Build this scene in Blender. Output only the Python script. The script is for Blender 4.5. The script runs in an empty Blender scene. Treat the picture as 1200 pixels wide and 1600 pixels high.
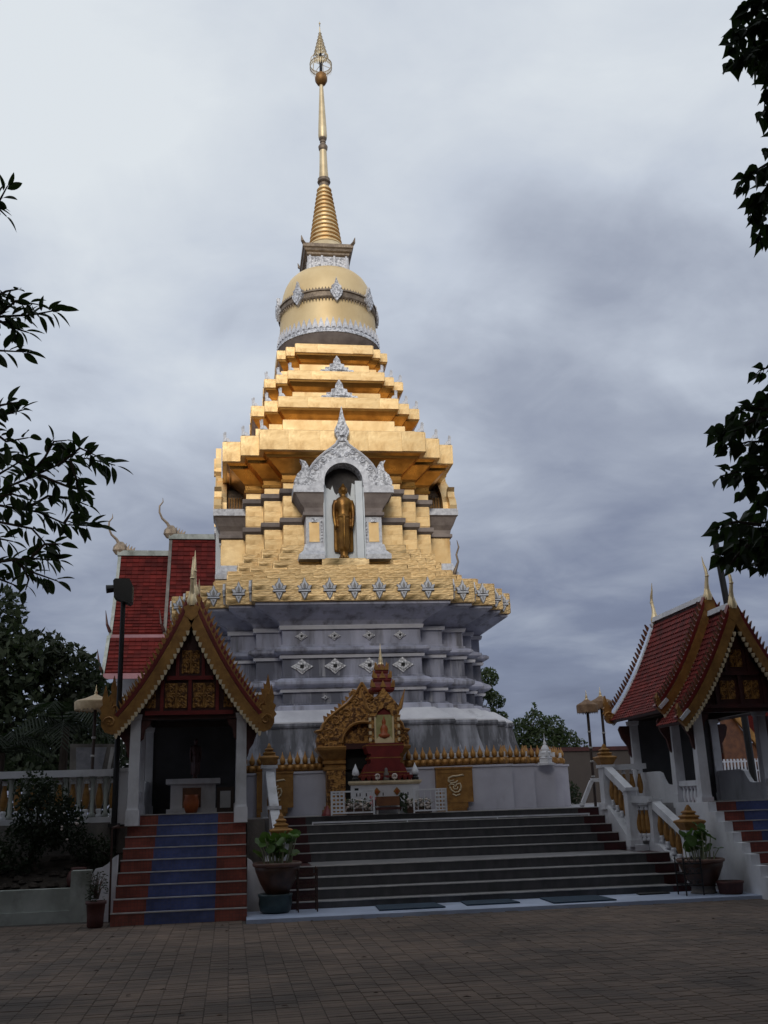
import bpy, math, random
import numpy as np
from mathutils import Vector, Matrix
SC = bpy.context.scene
COL = SC.collection
PI = math.pi
R = math.radians

# ------------------------------------------------------------------ camera
CAM_H, CAM_P, CAM_R, CAM_Y, CAM_F = 1.65, R(16.45), R(1.8), R(9.0), 1540.0
fwd = Vector((math.sin(CAM_Y)*math.cos(CAM_P), math.cos(CAM_Y)*math.cos(CAM_P), math.sin(CAM_P)))
r0 = Vector((math.cos(CAM_Y), -math.sin(CAM_Y), 0)); u0 = r0.cross(fwd)
rgt = r0*math.cos(CAM_R) - u0*math.sin(CAM_R); upv = u0*math.cos(CAM_R) + r0*math.sin(CAM_R)
cd = bpy.data.cameras.new('camera'); cam = bpy.data.objects.new('camera', cd); COL.objects.link(cam)
m3 = Matrix((rgt, upv, -fwd)).transposed()
cam.matrix_world = Matrix.Translation((0, 0, CAM_H)) @ m3.to_4x4()
cd.sensor_fit = 'VERTICAL'; cd.sensor_height = 36.0; cd.lens = 36.0*CAM_F/1600.0
cd.clip_start = 0.05; cd.clip_end = 3000
SC.camera = cam
CP = Vector((0, 0, CAM_H))

def proj(p):                       # where a world point falls on the 1200 x 1600 photograph
    d = Vector(p) - CP; z = d.dot(fwd)
    if z < 0.01: return None
    return 600 + CAM_F*d.dot(rgt)/z, 800 - CAM_F*d.dot(upv)/z, z
def at(px, py, dist):              # world point at a given axial distance
    return CP + (fwd + rgt*((px-600)/CAM_F) - upv*((py-800)/CAM_F))*dist

# ------------------------------------------------------------------ sky, sun, exposure
SUN_EL, SUN_AZ = R(22), R(194)     # behind the camera, slightly left (azimuth clockwise from +Y)
w = bpy.data.worlds.new('World'); SC.world = w; w.use_nodes = True
nt = w.node_tree; nt.nodes.clear(); N = nt.nodes.new; LK = nt.links.new
def vm(op, a, b=None):
    n = N('ShaderNodeMath'); n.operation = op
    for i, v in enumerate((a, b)):
        if v is None: continue
        if isinstance(v, (int, float)): n.inputs[i].default_value = v
        else: LK(v, n.inputs[i])
    return n.outputs[0]
tc = N('ShaderNodeTexCoord'); sp = N('ShaderNodeSeparateXYZ'); LK(tc.outputs['Generated'], sp.inputs[0])
zc = vm('MAXIMUM', sp.outputs['Z'], 0.0)
den = vm('ADD', zc, 0.16)
cx_ = vm('DIVIDE', sp.outputs['X'], den); cy_ = vm('DIVIDE', sp.outputs['Y'], den)
cmb = N('ShaderNodeCombineXYZ'); LK(cx_, cmb.inputs[0]); LK(cy_, cmb.inputs[1])
def wnoise(scale, detail, rough, dist, off):
    mp = N('ShaderNodeMapping'); mp.inputs['Location'].default_value = off; mp.inputs['Rotation'].default_value = (0, 0, R(-14))
    LK(cmb.outputs[0], mp.inputs[0])
    n = N('ShaderNodeTexNoise'); n.inputs['Scale'].default_value = scale; n.inputs['Detail'].default_value = detail
    n.inputs['Roughness'].default_value = rough; n.inputs['Distortion'].default_value = dist
    LK(mp.outputs[0], n.inputs['Vector']); return n.outputs[0]
nA = wnoise(0.55, 5, 0.5, 0.5, (45.2, 0.2, 0))
nB = wnoise(1.7, 7, 0.52, 0.3, (14.7, 4.0, 0))
nC = wnoise(3.6, 8, 0.55, 0.6, (2.0, 14.7, 0))
cl = vm('ADD', vm('ADD', vm('MULTIPLY', nA, 0.45), vm('MULTIPLY', nB, 0.38)), vm('MULTIPLY', nC, 0.17))
# overcast: brighter towards the zenith, broken by thicker and thinner cloud
dens = vm('ADD', vm('ADD', vm('MULTIPLY', vm('MINIMUM', zc, 0.60), 1.05), 0.09), vm('MULTIPLY', vm('SUBTRACT', cl, 0.5), 1.6))
rp = N('ShaderNodeValToRGB'); LK(dens, rp.inputs[0])
els = rp.color_ramp.elements
els[0].position = 0.0; els[0].color = (0.13, 0.15, 0.235, 1)
els[1].position = 0.80; els[1].color = (0.78, 0.83, 0.875, 1)
for pos, c in ((0.22, (0.20, 0.23, 0.33, 1)), (0.42, (0.36, 0.40, 0.495, 1)), (0.6, (0.575, 0.63, 0.725, 1))):
    e = els.new(pos); e.color = c
sky = N('ShaderNodeTexSky'); sky.sky_type = 'NISHITA'; sky.sun_disc = False
sky.sun_elevation = SUN_EL; sky.sun_rotation = SUN_AZ
b1 = N('ShaderNodeBackground'); LK(sky.outputs[0], b1.inputs[0]); b1.inputs[1].default_value = 0.07
b2 = N('ShaderNodeBackground'); LK(rp.outputs[0], b2.inputs[0]); b2.inputs[1].default_value = 0.95
mxw = N('ShaderNodeMixShader'); mxw.inputs[0].default_value = 0.93
LK(b1.outputs[0], mxw.inputs[1]); LK(b2.outputs[0], mxw.inputs[2])
ow = N('ShaderNodeOutputWorld'); LK(mxw.outputs[0], ow.inputs[0])
sl = bpy.data.lights.new('sun', 'SUN'); sl.energy = 1.25; sl.angle = R(24); sl.color = (1.0, 0.95, 0.87)
so = bpy.data.objects.new('sun', sl); COL.objects.link(so)
sd = Vector((math.sin(SUN_AZ)*math.cos(SUN_EL), math.cos(SUN_AZ)*math.cos(SUN_EL), math.sin(SUN_EL)))
so.rotation_euler = sd.to_track_quat('Z', 'Y').to_euler(); so.location = (0, -20, 40)
vs = SC.view_settings; vs.view_transform = 'Standard'; vs.look = 'None'; vs.exposure = 0.06; vs.gamma = 1.0
try: vs.use_curve_mapping = False
except Exception: pass
SC.cycles.max_bounces = 6; SC.cycles.diffuse_bounces = 3; SC.cycles.glossy_bounces = 3
SC.cycles.caustics_reflective = False; SC.cycles.caustics_refractive = False

# ------------------------------------------------------------------ mesh helpers
WP = {}                            # world position of every parent object
class MB:
    def __init__(s): s.v = []; s.f = []; s.m = []
    def add(s, vs, fs, mi=0):
        o = len(s.v); s.v += [tuple(p) for p in vs]
        for f in fs: s.f.append(tuple(i+o for i in f)); s.m.append(mi)
    def box(s, x0, x1, y0, y1, z0, z1, mi=0):
        s.add([(x0,y0,z0),(x1,y0,z0),(x1,y1,z0),(x0,y1,z0),(x0,y0,z1),(x1,y0,z1),(x1,y1,z1),(x0,y1,z1)],
              [(3,2,1,0),(4,5,6,7),(0,1,5,4),(1,2,6,5),(2,3,7,6),(3,0,4,7)], mi)
    def cbox(s, x, y, z, sx, sy, sz, mi=0): s.box(x-sx/2, x+sx/2, y-sy/2, y+sy/2, z, z+sz, mi)
    def bar(s, a, b, wd, th, mi=0, up=(0,0,1)):     # box along a segment
        a = Vector(a); b = Vector(b); d = (b-a).normalized(); u = Vector(up)
        if abs(d.dot(u)) > 0.95: u = Vector((0,1,0))
        x = d.cross(u).normalized()*wd/2; y = x.cross(d).normalized()*th/2
        vs = [a-x-y, a+x-y, a+x+y, a-x+y, b-x-y, b+x-y, b+x+y, b-x+y]
        s.add(vs, [(3,2,1,0),(4,5,6,7),(0,1,5,4),(1,2,6,5),(2,3,7,6),(3,0,4,7)], mi)
    def prism(s, poly, pl, a, b, mi=0, org=(0,0,0)):  # polygon in plane 'xz','yz','xy' extruded from a to b on the third axis
        def P(p, t):
            if pl == 'xz': q = (p[0], t, p[1])
            elif pl == 'yz': q = (t, p[0], p[1])
            else: q = (p[0], p[1], t)
            return (q[0]+org[0], q[1]+org[1], q[2]+org[2])
        n = len(poly)
        vs = [P(p, a) for p in poly] + [P(p, b) for p in poly]
        fs = [tuple(range(n))[::-1], tuple(range(n, 2*n))] + [(i, (i+1) % n, n+(i+1) % n, n+i) for i in range(n)]
        s.add(vs, fs, mi)
    def loft(s, loops, mi=0, cap0=True, cap1=True):
        n = len(loops[0]); vs = [p for l in loops for p in l]; fs = []
        for k in range(len(loops)-1):
            for i in range(n):
                j = (i+1) % n; fs.append((k*n+i, k*n+j, (k+1)*n+j, (k+1)*n+i))
        if cap0: fs.append(tuple(range(n))[::-1])
        if cap1: fs.append(tuple(range((len(loops)-1)*n, len(loops)*n)))
        s.add(vs, fs, mi)
    def lathe(s, prof, cx=0, cy=0, cz=0, n=16, mi=0, sx=1, sy=1):
        loops = [[(cx+r*sx*math.cos(2*PI*i/n), cy+r*sy*math.sin(2*PI*i/n), cz+z) for i in range(n)] for r, z in prof]
        s.loft(loops, mi)
    def tube(s, pts, rad, n=6, mi=0):
        pts = [Vector(p) for p in pts]
        if isinstance(rad, (int, float)): rad = [rad]*len(pts)
        loops = []; ref = Vector((0.31, 0.87, 0.38))
        for i, p in enumerate(pts):
            d = (pts[min(i+1, len(pts)-1)] - pts[max(i-1, 0)])
            d = d.normalized() if d.length > 1e-6 else Vector((0,0,1))
            x = d.cross(ref).normalized(); y = d.cross(x)
            loops.append([tuple(p + (x*math.cos(2*PI*k/n) + y*math.sin(2*PI*k/n))*rad[i]) for k in range(n)])
        s.loft(loops, mi)
    def build(s, name, mats, parent=None, smooth=False, loc=None, ang=None):
        if not isinstance(mats, (list, tuple)): mats = [mats]
        pw = WP.get(parent.name, Vector((0,0,0))) if parent else Vector((0,0,0))
        l = Vector(loc) if loc else pw.copy()
        me = bpy.data.meshes.new(name)
        me.from_pydata(s.v if loc else [(x-l.x, y-l.y, z-l.z) for x, y, z in s.v], [], s.f)
        for mt in mats: me.materials.append(mt)
        if len(mats) > 1: me.polygons.foreach_set('material_index', s.m)
        if smooth: me.polygons.foreach_set('use_smooth', [True]*len(me.polygons))
        me.update()
        if smooth and ang is not None:
            try: me.set_sharp_from_angle(angle=R(ang))
            except Exception: pass
        o = bpy.data.objects.new(name, me); COL.objects.link(o)
        if parent: o.parent = parent
        o.location = l - pw
        WP[o.name] = l
        return o
def fixnormals(o):
    import bmesh
    bm = bmesh.new(); bm.from_mesh(o.data); bmesh.ops.recalc_face_normals(bm, faces=bm.faces); bm.to_mesh(o.data); bm.free(); return o
def thing(name, label, cat, loc=(0,0,0), group=None):
    o = bpy.data.objects.new(name, None); COL.objects.link(o); o.location = loc; o.empty_display_size = 0.2
    WP[o.name] = Vector(loc); return tag(o, label, cat, group)
def tag(o, label=None, cat=None, group=None, kind=None):
    if label: o['label'] = label
    if cat: o['category'] = cat
    if group: o['group'] = group
    if kind: o['kind'] = kind
    return o
def inst(src, parent, loc, rot=(0,0,0), scl=(1,1,1), name=None):   # another part sharing a mesh, at a world location
    c = src.copy(); COL.objects.link(c); c.parent = parent
    pw = WP[parent.name] if parent else Vector((0,0,0))
    c.location = Vector(loc)-pw; c.rotation_euler = rot; c.scale = scl; WP[c.name] = Vector(loc); return c
def dup(root, delta):
    r = root.copy(); COL.objects.link(r); r.location = Vector(root.location)+Vector(delta); WP[r.name] = WP[root.name]+Vector(delta)
    for ch in list(root.children):
        c = ch.copy(); COL.objects.link(c); c.parent = r; WP[c.name] = WP[ch.name]+Vector(delta)
        for g in list(ch.children):
            d = g.copy(); COL.objects.link(d); d.parent = c; WP[d.name] = WP[g.name]+Vector(delta)
    return r

# ------------------------------------------------------------------ materials
def mat(name, c1, c2=None, scale=3.0, rough=0.7, metal=0.0, bump=0.0, bscale=None, stretch=(1,1,1), stain=None, detail=5,
        rv=0.0, rnd=0.0, spec=0.5, ramp=(0.35, 0.65), trans=0.0):
    m = bpy.data.materials.new(name); m.use_nodes = True; t = m.node_tree; t.nodes.clear(); n = t.nodes.new; l = t.links.new
    bs = n('ShaderNodeBsdfPrincipled'); out = n('ShaderNodeOutputMaterial'); l(bs.outputs[0], out.inputs[0])
    bs.inputs['Roughness'].default_value = rough; bs.inputs['Metallic'].default_value = metal
    bs.inputs['Specular IOR Level'].default_value = spec
    co = n('ShaderNodeTexCoord')
    def noise(sc, st, det=detail, ro=0.6):
        mp = n('ShaderNodeMapping'); mp.inputs['Scale'].default_value = st; l(co.outputs['Object'], mp.inputs[0])
        x = n('ShaderNodeTexNoise'); x.inputs['Scale'].default_value = sc; x.inputs['Detail'].default_value = det; x.inputs['Roughness'].default_value = ro
        l(mp.outputs[0], x.inputs['Vector']); return x.outputs[0]
    def rng(fac, a, b):
        r = n('ShaderNodeMapRange'); r.inputs['From Min'].default_value = a; r.inputs['From Max'].default_value = b
        l(fac, r.inputs['Value']); return r.outputs[0]
    def mix(fac, a, b):
        x = n('ShaderNodeMix'); x.data_type = 'RGBA'
        if isinstance(fac, float): x.inputs[0].default_value = fac
        else: l(fac, x.inputs[0])
        for i, v in ((6, a), (7, b)):
            if isinstance(v, tuple): x.inputs[i].default_value = (v[0], v[1], v[2], 1)
            else: l(v, x.inputs[i])
        return x.outputs[2]
    c2 = c2 or tuple(v*0.78 for v in c1)
    f = noise(scale, stretch)
    col = mix(rng(f, *ramp), c1, c2)
    if stain:
        sc, ssc, sst, lo, hi = stain
        col = mix(rng(noise(ssc, sst), lo, hi), col, sc)
    if rnd:
        oi = n('ShaderNodeObjectInfo'); hv = n('ShaderNodeHueSaturation'); l(col, hv.inputs['Color'])
        mr = n('ShaderNodeMapRange'); l(oi.outputs['Random'], mr.inputs['Value']); mr.inputs['To Min'].default_value = 1-rnd; mr.inputs['To Max'].default_value = 1+rnd
        l(mr.outputs[0], hv.inputs['Value']); col = hv.outputs[0]
    l(col, bs.inputs['Base Color'])
    if rv:
        r = n('ShaderNodeMapRange'); l(f, r.inputs['Value']); r.inputs['From Min'].default_value = 0.3; r.inputs['From Max'].default_value = 0.7
        r.inputs['To Min'].default_value = max(0.02, rough-rv); r.inputs['To Max'].default_value = min(1, rough+rv); l(r.outputs[0], bs.inputs['Roughness'])
    if bump:
        b = n('ShaderNodeBump'); b.inputs['Strength'].default_value = bump; b.inputs['Distance'].default_value = 0.03
        l(noise(bscale or scale*4, stretch), b.inputs['Height']); l(b.outputs[0], bs.inputs['Normal'])
    if trans:
        try: bs.inputs['Transmission Weight'].default_value = trans
        except Exception: pass
    return m
M = {}
M['gold'] = mat('gold_leaf', (0.95, 0.70, 0.37), (0.86, 0.585, 0.275), 1.7, 0.52, 0.78, 0.2, 6, rv=0.08, stain=((0.50, 0.27, 0.09), 1.3, (1.6, 1.6, 0.35), 0.55, 0.85), rnd=0.07)
M['gold_cove'] = mat('shaded_cove_gold', (0.72, 0.37, 0.10), (0.40, 0.185, 0.045), 1.8, 0.34, 0.95, 0.12, 5, rv=0.1)  # underside shade of the coves put into a darker, more orange gold
M['gold_foil'] = mat('crinkled_gold_foil', (0.93, 0.69, 0.375), (0.78, 0.52, 0.235), 2.2, 0.52, 0.80, 0.8, 2.4, stretch=(1, 1, 2.2), detail=3,
                     stain=((0.10, 0.07, 0.025), 0.6, (1, 1, 1.2), 0.52, 0.70), rv=0.1, rnd=0.10)
M['gold_dull'] = mat('painted_gold', (0.42, 0.215, 0.058), (0.25, 0.12, 0.034), 6, 0.5, 0.35, 0.15, 20)
M['gold_pale'] = mat('pale_gold_metal', (0.95, 0.78, 0.5), (0.7, 0.55, 0.33), 2.0, 0.5, 0.6, 0.05, 8)
M['gold_dome'] = mat('dome_gold', (0.92, 0.70, 0.38), (0.80, 0.58, 0.29), 0.9, 0.5, 0.25, 0.12, 3, stain=((0.5, 0.38, 0.2), 1.2, (2, 2, .4), 0.6, 0.85))
M['flame'] = mat('dark_red_gilt', (0.22, 0.08, 0.03), (0.10, 0.03, 0.016), 9, 0.5, 0.2)
M['gold_carved'] = mat('carved_gold_stucco', (0.46, 0.23, 0.06), (0.11, 0.045, 0.012), 13, 0.55, 0.3, 1.0, 13, detail=2, ramp=(0.42, 0.56))
M['silver'] = mat('silver_grey_render', (0.52, 0.53, 0.65), (0.31, 0.32, 0.40), 1.1, 0.62, 0.0, 0.12, 9, stretch=(1, 1, 0.45),
                  stain=((0.12, 0.115, 0.125), 1.5, (2.0, 2.0, 0.28), 0.50, 0.72), rv=0.1)
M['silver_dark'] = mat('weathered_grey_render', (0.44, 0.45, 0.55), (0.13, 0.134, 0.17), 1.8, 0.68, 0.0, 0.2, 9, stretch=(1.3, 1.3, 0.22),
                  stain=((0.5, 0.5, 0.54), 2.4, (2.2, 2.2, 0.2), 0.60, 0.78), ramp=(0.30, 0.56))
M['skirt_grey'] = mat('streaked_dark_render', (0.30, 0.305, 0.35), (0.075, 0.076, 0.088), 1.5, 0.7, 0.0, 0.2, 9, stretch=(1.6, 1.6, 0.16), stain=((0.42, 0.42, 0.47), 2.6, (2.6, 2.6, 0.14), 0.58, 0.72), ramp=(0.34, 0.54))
M['silver_slope'] = mat('pale_sloping_ledge', (0.80, 0.80, 0.84), (0.58, 0.58, 0.63), 1.2, 0.5, 0.1, 0.1, 6, stain=((0.3, 0.3, 0.32), 2.2, (1, 1, 1), 0.62, 0.8))
M['silver_orn'] = mat('silver_stucco', (0.88, 0.88, 0.91), (0.32, 0.32, 0.34), 16, 0.45, 0.15, 0.9, 16, detail=2, ramp=(0.40, 0.62))
M['silver_white'] = mat('bright_silver_paint', (0.80, 0.81, 0.85), (0.62, 0.63, 0.67), 10, 0.45, 0.0, 0.1, 20)
M['silver_tooth'] = mat('silver_trim', (0.84, 0.84, 0.87), (0.54, 0.54, 0.57), 9, 0.45, 0.15, 0.3, 14)
M['medal_ground'] = mat('dull_silver_ground', (0.40, 0.37, 0.34), (0.26, 0.24, 0.22), 8, 0.6)
M['stringer'] = mat('grey_string_course', (0.42, 0.35, 0.31), (0.27, 0.22, 0.20), 2.5, 0.75, 0.0, 0.2, 12, stain=((0.08, 0.065, 0.06), 1.5, (1,1,.6), 0.55, 0.75))
M['band_dark'] = mat('tarnished_band', (0.36, 0.28, 0.20), (0.20, 0.15, 0.11), 6, 0.5, 0.4, 0.5, 22)
M['niche_white'] = mat('flaking_white_paint', (0.92, 0.95, 0.96), (0.84, 0.88, 0.90), 3, 0.6, 0.0, 0.1, 8)
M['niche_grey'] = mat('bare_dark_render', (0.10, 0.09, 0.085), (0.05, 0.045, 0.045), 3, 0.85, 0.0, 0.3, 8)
M['bronze_gold'] = mat('statue_gold', (0.40, 0.20, 0.04), (0.15, 0.065, 0.014), 2.2, 0.38, 0.6, 0.12, 9)
M['wall_pale'] = mat('pale_lilac_wall_paint', (0.56, 0.555, 0.63), (0.46, 0.45, 0.52), 1.3, 0.6, 0.0, 0.08, 9, stain=((0.30, 0.29, 0.33), 1.6, (1, 1, 0.4), 0.6, 0.85))
M['white'] = mat('white_paint', (0.74, 0.74, 0.77), (0.60, 0.60, 0.63), 2.2, 0.55, 0.0, 0.06, 12, stain=((0.36, 0.35, 0.34), 2.2, (1, 1, 0.45), 0.54, 0.82))
M['white_old'] = mat('old_white_paint', (0.40, 0.42, 0.39), (0.27, 0.29, 0.26), 2.5, 0.75, 0.0, 0.15, 12, stain=((0.12, 0.125, 0.10), 2.2, (1, 1, 0.7), 0.5, 0.75))
M['cream'] = mat('cream_edge', (0.75, 0.62, 0.42), (0.55, 0.44, 0.28), 8, 0.5)
M['tile_red'] = mat('red_roof_tile', (0.21, 0.026, 0.020), (0.12, 0.016, 0.014), 3.5, 0.7, 0.0, 0.15, 12, stain=((0.07, 0.018, 0.016), 1.4, (1, 1, 1), 0.55, 0.8), spec=0.25)
M['viharn_roof'] = mat('viharn_roof_tile', (0.105, 0.011, 0.009), (0.068, 0.008, 0.007), 1.5, 0.9, 0.0, 0.25, 10, stain=((0.06, 0.012, 0.011), .6, (1, 1, 1), 0.5, 0.8), spec=0.15)
M['viharn_tile'] = mat('hall_roof_tile', (0.125, 0.014, 0.011), (0.07, 0.009, 0.008), 1.8, 0.85, spec=0.2)
t = M['viharn_tile'].node_tree; bs = [x for x in t.nodes if x.type == 'BSDF_PRINCIPLED'][0]; ge = t.nodes.new('ShaderNodeNewGeometry'); mr = t.nodes.new('ShaderNodeMapRange'); mr.inputs['To Min'].default_value = .7; mr.inputs['To Max'].default_value = 1.3
hv = t.nodes.new('ShaderNodeHueSaturation'); src = bs.inputs['Base Color'].links[0].from_socket; t.links.new(ge.outputs['Random Per Island'], mr.inputs['Value']); t.links.new(mr.outputs[0], hv.inputs['Value']); t.links.new(src, hv.inputs['Color']); t.links.new(hv.outputs[0], bs.inputs['Base Color'])
t = M['tile_red'].node_tree; bs = [x for x in t.nodes if x.type == 'BSDF_PRINCIPLED'][0]; ge = t.nodes.new('ShaderNodeNewGeometry'); mr = t.nodes.new('ShaderNodeMapRange'); mr.inputs['To Min'].default_value = .65; mr.inputs['To Max'].default_value = 1.3
hv = t.nodes.new('ShaderNodeHueSaturation'); src = bs.inputs['Base Color'].links[0].from_socket; t.links.new(ge.outputs['Random Per Island'], mr.inputs['Value']); t.links.new(mr.outputs[0], hv.inputs['Value']); t.links.new(src, hv.inputs['Color']); t.links.new(hv.outputs[0], bs.inputs['Base Color'])
M['pink_edge'] = mat('faded_pink_fascia', (0.34, 0.16, 0.18), (0.24, 0.11, 0.13), 2, 0.6)
M['red_wood'] = mat('dark_red_wood', (0.065, 0.012, 0.009), (0.036, 0.007, 0.006), 5, 0.5, 0.0, 0.2, 20)
M['red_paint'] = mat('red_lacquer', (0.20, 0.020, 0.018), (0.13, 0.012, 0.012), 4, 0.42, 0.0, 0.1, 14)
M['dark_wood'] = mat('dark_wood', (0.05, 0.03, 0.022), (0.03, 0.018, 0.014), 6, 0.6)
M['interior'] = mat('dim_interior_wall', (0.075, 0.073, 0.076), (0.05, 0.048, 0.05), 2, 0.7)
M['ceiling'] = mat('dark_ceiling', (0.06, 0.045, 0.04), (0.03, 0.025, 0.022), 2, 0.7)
M['maroon_tile'] = mat('maroon_step_tile', (0.06, 0.011, 0.013), (0.035, 0.008, 0.009), 5, 0.4, 0.0, 0.05, 20)
M['grey_tile'] = mat('dark_granite_tile', (0.075, 0.072, 0.075), (0.045, 0.044, 0.048), 2.6, 0.36, 0.0, 0.05, 30, stretch=(2.5, 1, 1), stain=((0.05, 0.055, 0.05), 3, (2, 1, .7), .5, .8))
M['nosing'] = mat('pale_step_nosing', (0.50, 0.48, 0.46), (0.34, 0.33, 0.32), 6, 0.45)
M['deck_tile'] = mat('deck_tile', (0.30, 0.29, 0.29), (0.22, 0.21, 0.215), 2, 0.3, 0.0, 0.03, 20)
def mosaic(name, c1, c2, grout):
    m = mat(name, c1, c2, 9, 0.6, 0, 0); t = m.node_tree; bs = [x for x in t.nodes if x.type == 'BSDF_PRINCIPLED'][0]
    co = t.nodes.new('ShaderNodeTexCoord'); br = t.nodes.new('ShaderNodeTexBrick'); mp = t.nodes.new('ShaderNodeMapping')
    mp.inputs['Rotation'].default_value = (R(90), 0, 0); t.links.new(co.outputs['Object'], mp.inputs[0]); t.links.new(mp.outputs[0], br.inputs['Vector'])
    br.offset = 0.0; br.inputs['Scale'].default_value = 1.0; br.inputs['Brick Width'].default_value = 0.05; br.inputs['Row Height'].default_value = 0.05
    br.inputs['Mortar Size'].default_value = 0.003; br.inputs['Mortar'].default_value = (*grout, 1); br.inputs['Color1'].default_value = (*c1, 1); br.inputs['Color2'].default_value = (*c2, 1)
    nz = t.nodes.new('ShaderNodeTexNoise'); nz.inputs['Scale'].default_value = 2.2; nz.inputs['Detail'].default_value = 7; t.links.new(co.outputs['Object'], nz.inputs['Vector'])
    m2 = t.nodes.new('ShaderNodeMapRange'); m2.inputs['From Min'].default_value = .35; m2.inputs['From Max'].default_value = .65; m2.inputs['To Min'].default_value = .6; m2.inputs['To Max'].default_value = 1.15; t.links.new(nz.outputs[0], m2.inputs['Value'])
    h3 = t.nodes.new('ShaderNodeHueSaturation'); t.links.new(br.outputs[0], h3.inputs['Color']); t.links.new(m2.outputs[0], h3.inputs['Value'])
    t.links.new(h3.outputs[0], bs.inputs['Base Color']); return m
M['step_red'] = mosaic('brick_red_step_tile', (0.30, 0.075, 0.048), (0.235, 0.058, 0.039), (0.15, 0.06, 0.045))
M['step_blue'] = mosaic('blue_step_tile', (0.08, 0.105, 0.25), (0.064, 0.085, 0.21), (0.09, 0.10, 0.18))
M['slab'] = mat('pale_blue_painted_slab', (0.42, 0.48, 0.62), (0.33, 0.38, 0.50), 1.6, 0.5, 0, 0.05, 14, stain=((0.2, 0.21, 0.24), 1.4, (1,1,1), .55, .8))
M['mat_blue'] = mat('dark_blue_mat', (0.020, 0.045, 0.075), (0.014, 0.030, 0.052), 8, 0.9, 0, 0.3, 60)
M['paver'] = mat('clay_paver', (0.172, 0.118, 0.087), (0.124, 0.087, 0.066), 2.0, 0.85, 0, 0.25, 30, rnd=0.16, stain=((0.075, 0.058, 0.050), 0.8, (1, 1, 1), 0.48, 0.75))
M['ground'] = mat('sandy_ground', (0.072, 0.055, 0.045), (0.05, 0.04, 0.034), 3, 0.95, 0, 0.3, 30)
M['soil'] = mat('dark_soil', (0.040, 0.029, 0.021), (0.020, 0.015, 0.011), 5, 0.95, 0, 0.8, 14)
M['stone_wall'] = mat('grey_retaining_wall', (0.20, 0.18, 0.16), (0.11, 0.10, 0.09), 2.4, 0.85, 0, 0.3, 12)
M['brown_wall'] = mat('brown_plaster_wall', (0.085, 0.068, 0.058), (0.06, 0.048, 0.042), 0.6, 0.85, 0, 0.1, 6)
M['black_metal'] = mat('black_metal', (0.015, 0.014, 0.015), (0.01, 0.01, 0.01), 6, 0.5, 0.2)
M['rust_metal'] = mat('rusty_iron', (0.07, 0.03, 0.02), (0.03, 0.015, 0.011), 14, 0.7, 0.3)
M['pot_brown'] = mat('glazed_brown_pot', (0.080, 0.034, 0.017), (0.036, 0.016, 0.010), 5, 0.42, 0, 0.3, 12)
M['pot_rim'] = mat('worn_pot_rim', (0.14, 0.07, 0.046), (0.09, 0.045, 0.032), 7, 0.45)
M['pot_teal'] = mat('teal_glazed_pot', (0.026, 0.052, 0.054), (0.016, 0.032, 0.036), 6, 0.35)
M['pot_red'] = mat('dull_red_pot', (0.09, 0.026, 0.02), (0.055, 0.018, 0.015), 6, 0.6)
M['marble'] = mat('grey_marble_plaque', (0.30, 0.30, 0.32), (0.17, 0.17, 0.19), 5, 0.35, 0, 0, detail=8)
M['umbrella'] = mat('gilt_parasol_cloth', (0.55, 0.42, 0.26), (0.38, 0.27, 0.15), 8, 0.6, 0.15, 0.4, 30)
M['umbrella_old'] = mat('faded_brown_parasol_cloth', (0.30, 0.19, 0.11), (0.17, 0.10, 0.06), 8, 0.8, 0.0, 0.4, 30)
M['flower_pale'] = mat('pale_petals', (0.72, 0.66, 0.60), (0.52, 0.40, 0.36), 18, 0.7)
M['flower_pink'] = mat('pink_petals', (0.62, 0.25, 0.26), (0.5, 0.14, 0.16), 18, 0.7)
M['orange'] = mat('orange_lacquer', (0.42, 0.10, 0.02), (0.28, 0.06, 0.015), 5, 0.45)
M['brown_table'] = mat('brown_varnished_wood', (0.19, 0.075, 0.03), (0.11, 0.042, 0.02), 6, 0.4)
M['paper'] = mat('notice_paper', (0.5, 0.5, 0.5), (0.4, 0.4, 0.4), 4, 0.7)
M['bark'] = mat('tree_bark', (0.07, 0.05, 0.038), (0.035, 0.026, 0.02), 6, 0.9, 0, 0.8, 20, stretch=(1, 1, .3))
t = M['paver'].node_tree; hv = [x for x in t.nodes if x.type == 'HUE_SAT'][0]; bs = [x for x in t.nodes if x.type == 'BSDF_PRINCIPLED'][0]
ge = t.nodes.new('ShaderNodeNewGeometry'); mr = t.nodes.new('ShaderNodeMapRange'); mr.inputs['To Min'].default_value = .78; mr.inputs['To Max'].default_value = 1.22
t.links.new(ge.outputs['Random Per Island'], mr.inputs['Value']); h2 = t.nodes.new('ShaderNodeHueSaturation'); t.links.new(hv.outputs[0], h2.inputs['Color']); t.links.new(mr.outputs[0], h2.inputs['Value'])
nz = t.nodes.new('ShaderNodeTexNoise'); nz.inputs['Scale'].default_value = .45; nz.inputs['Detail'].default_value = 6; t.links.new(ge.outputs['Position'], nz.inputs['Vector'])
m2 = t.nodes.new('ShaderNodeMapRange'); m2.inputs['From Min'].default_value = .38; m2.inputs['From Max'].default_value = .66; m2.inputs['To Min'].default_value = .62; m2.inputs['To Max'].default_value = 1.15; t.links.new(nz.outputs[0], m2.inputs['Value'])
h3 = t.nodes.new('ShaderNodeHueSaturation'); t.links.new(h2.outputs[0], h3.inputs['Color']); t.links.new(m2.outputs[0], h3.inputs['Value']); t.links.new(h3.outputs[0], bs.inputs['Base Color'])
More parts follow.
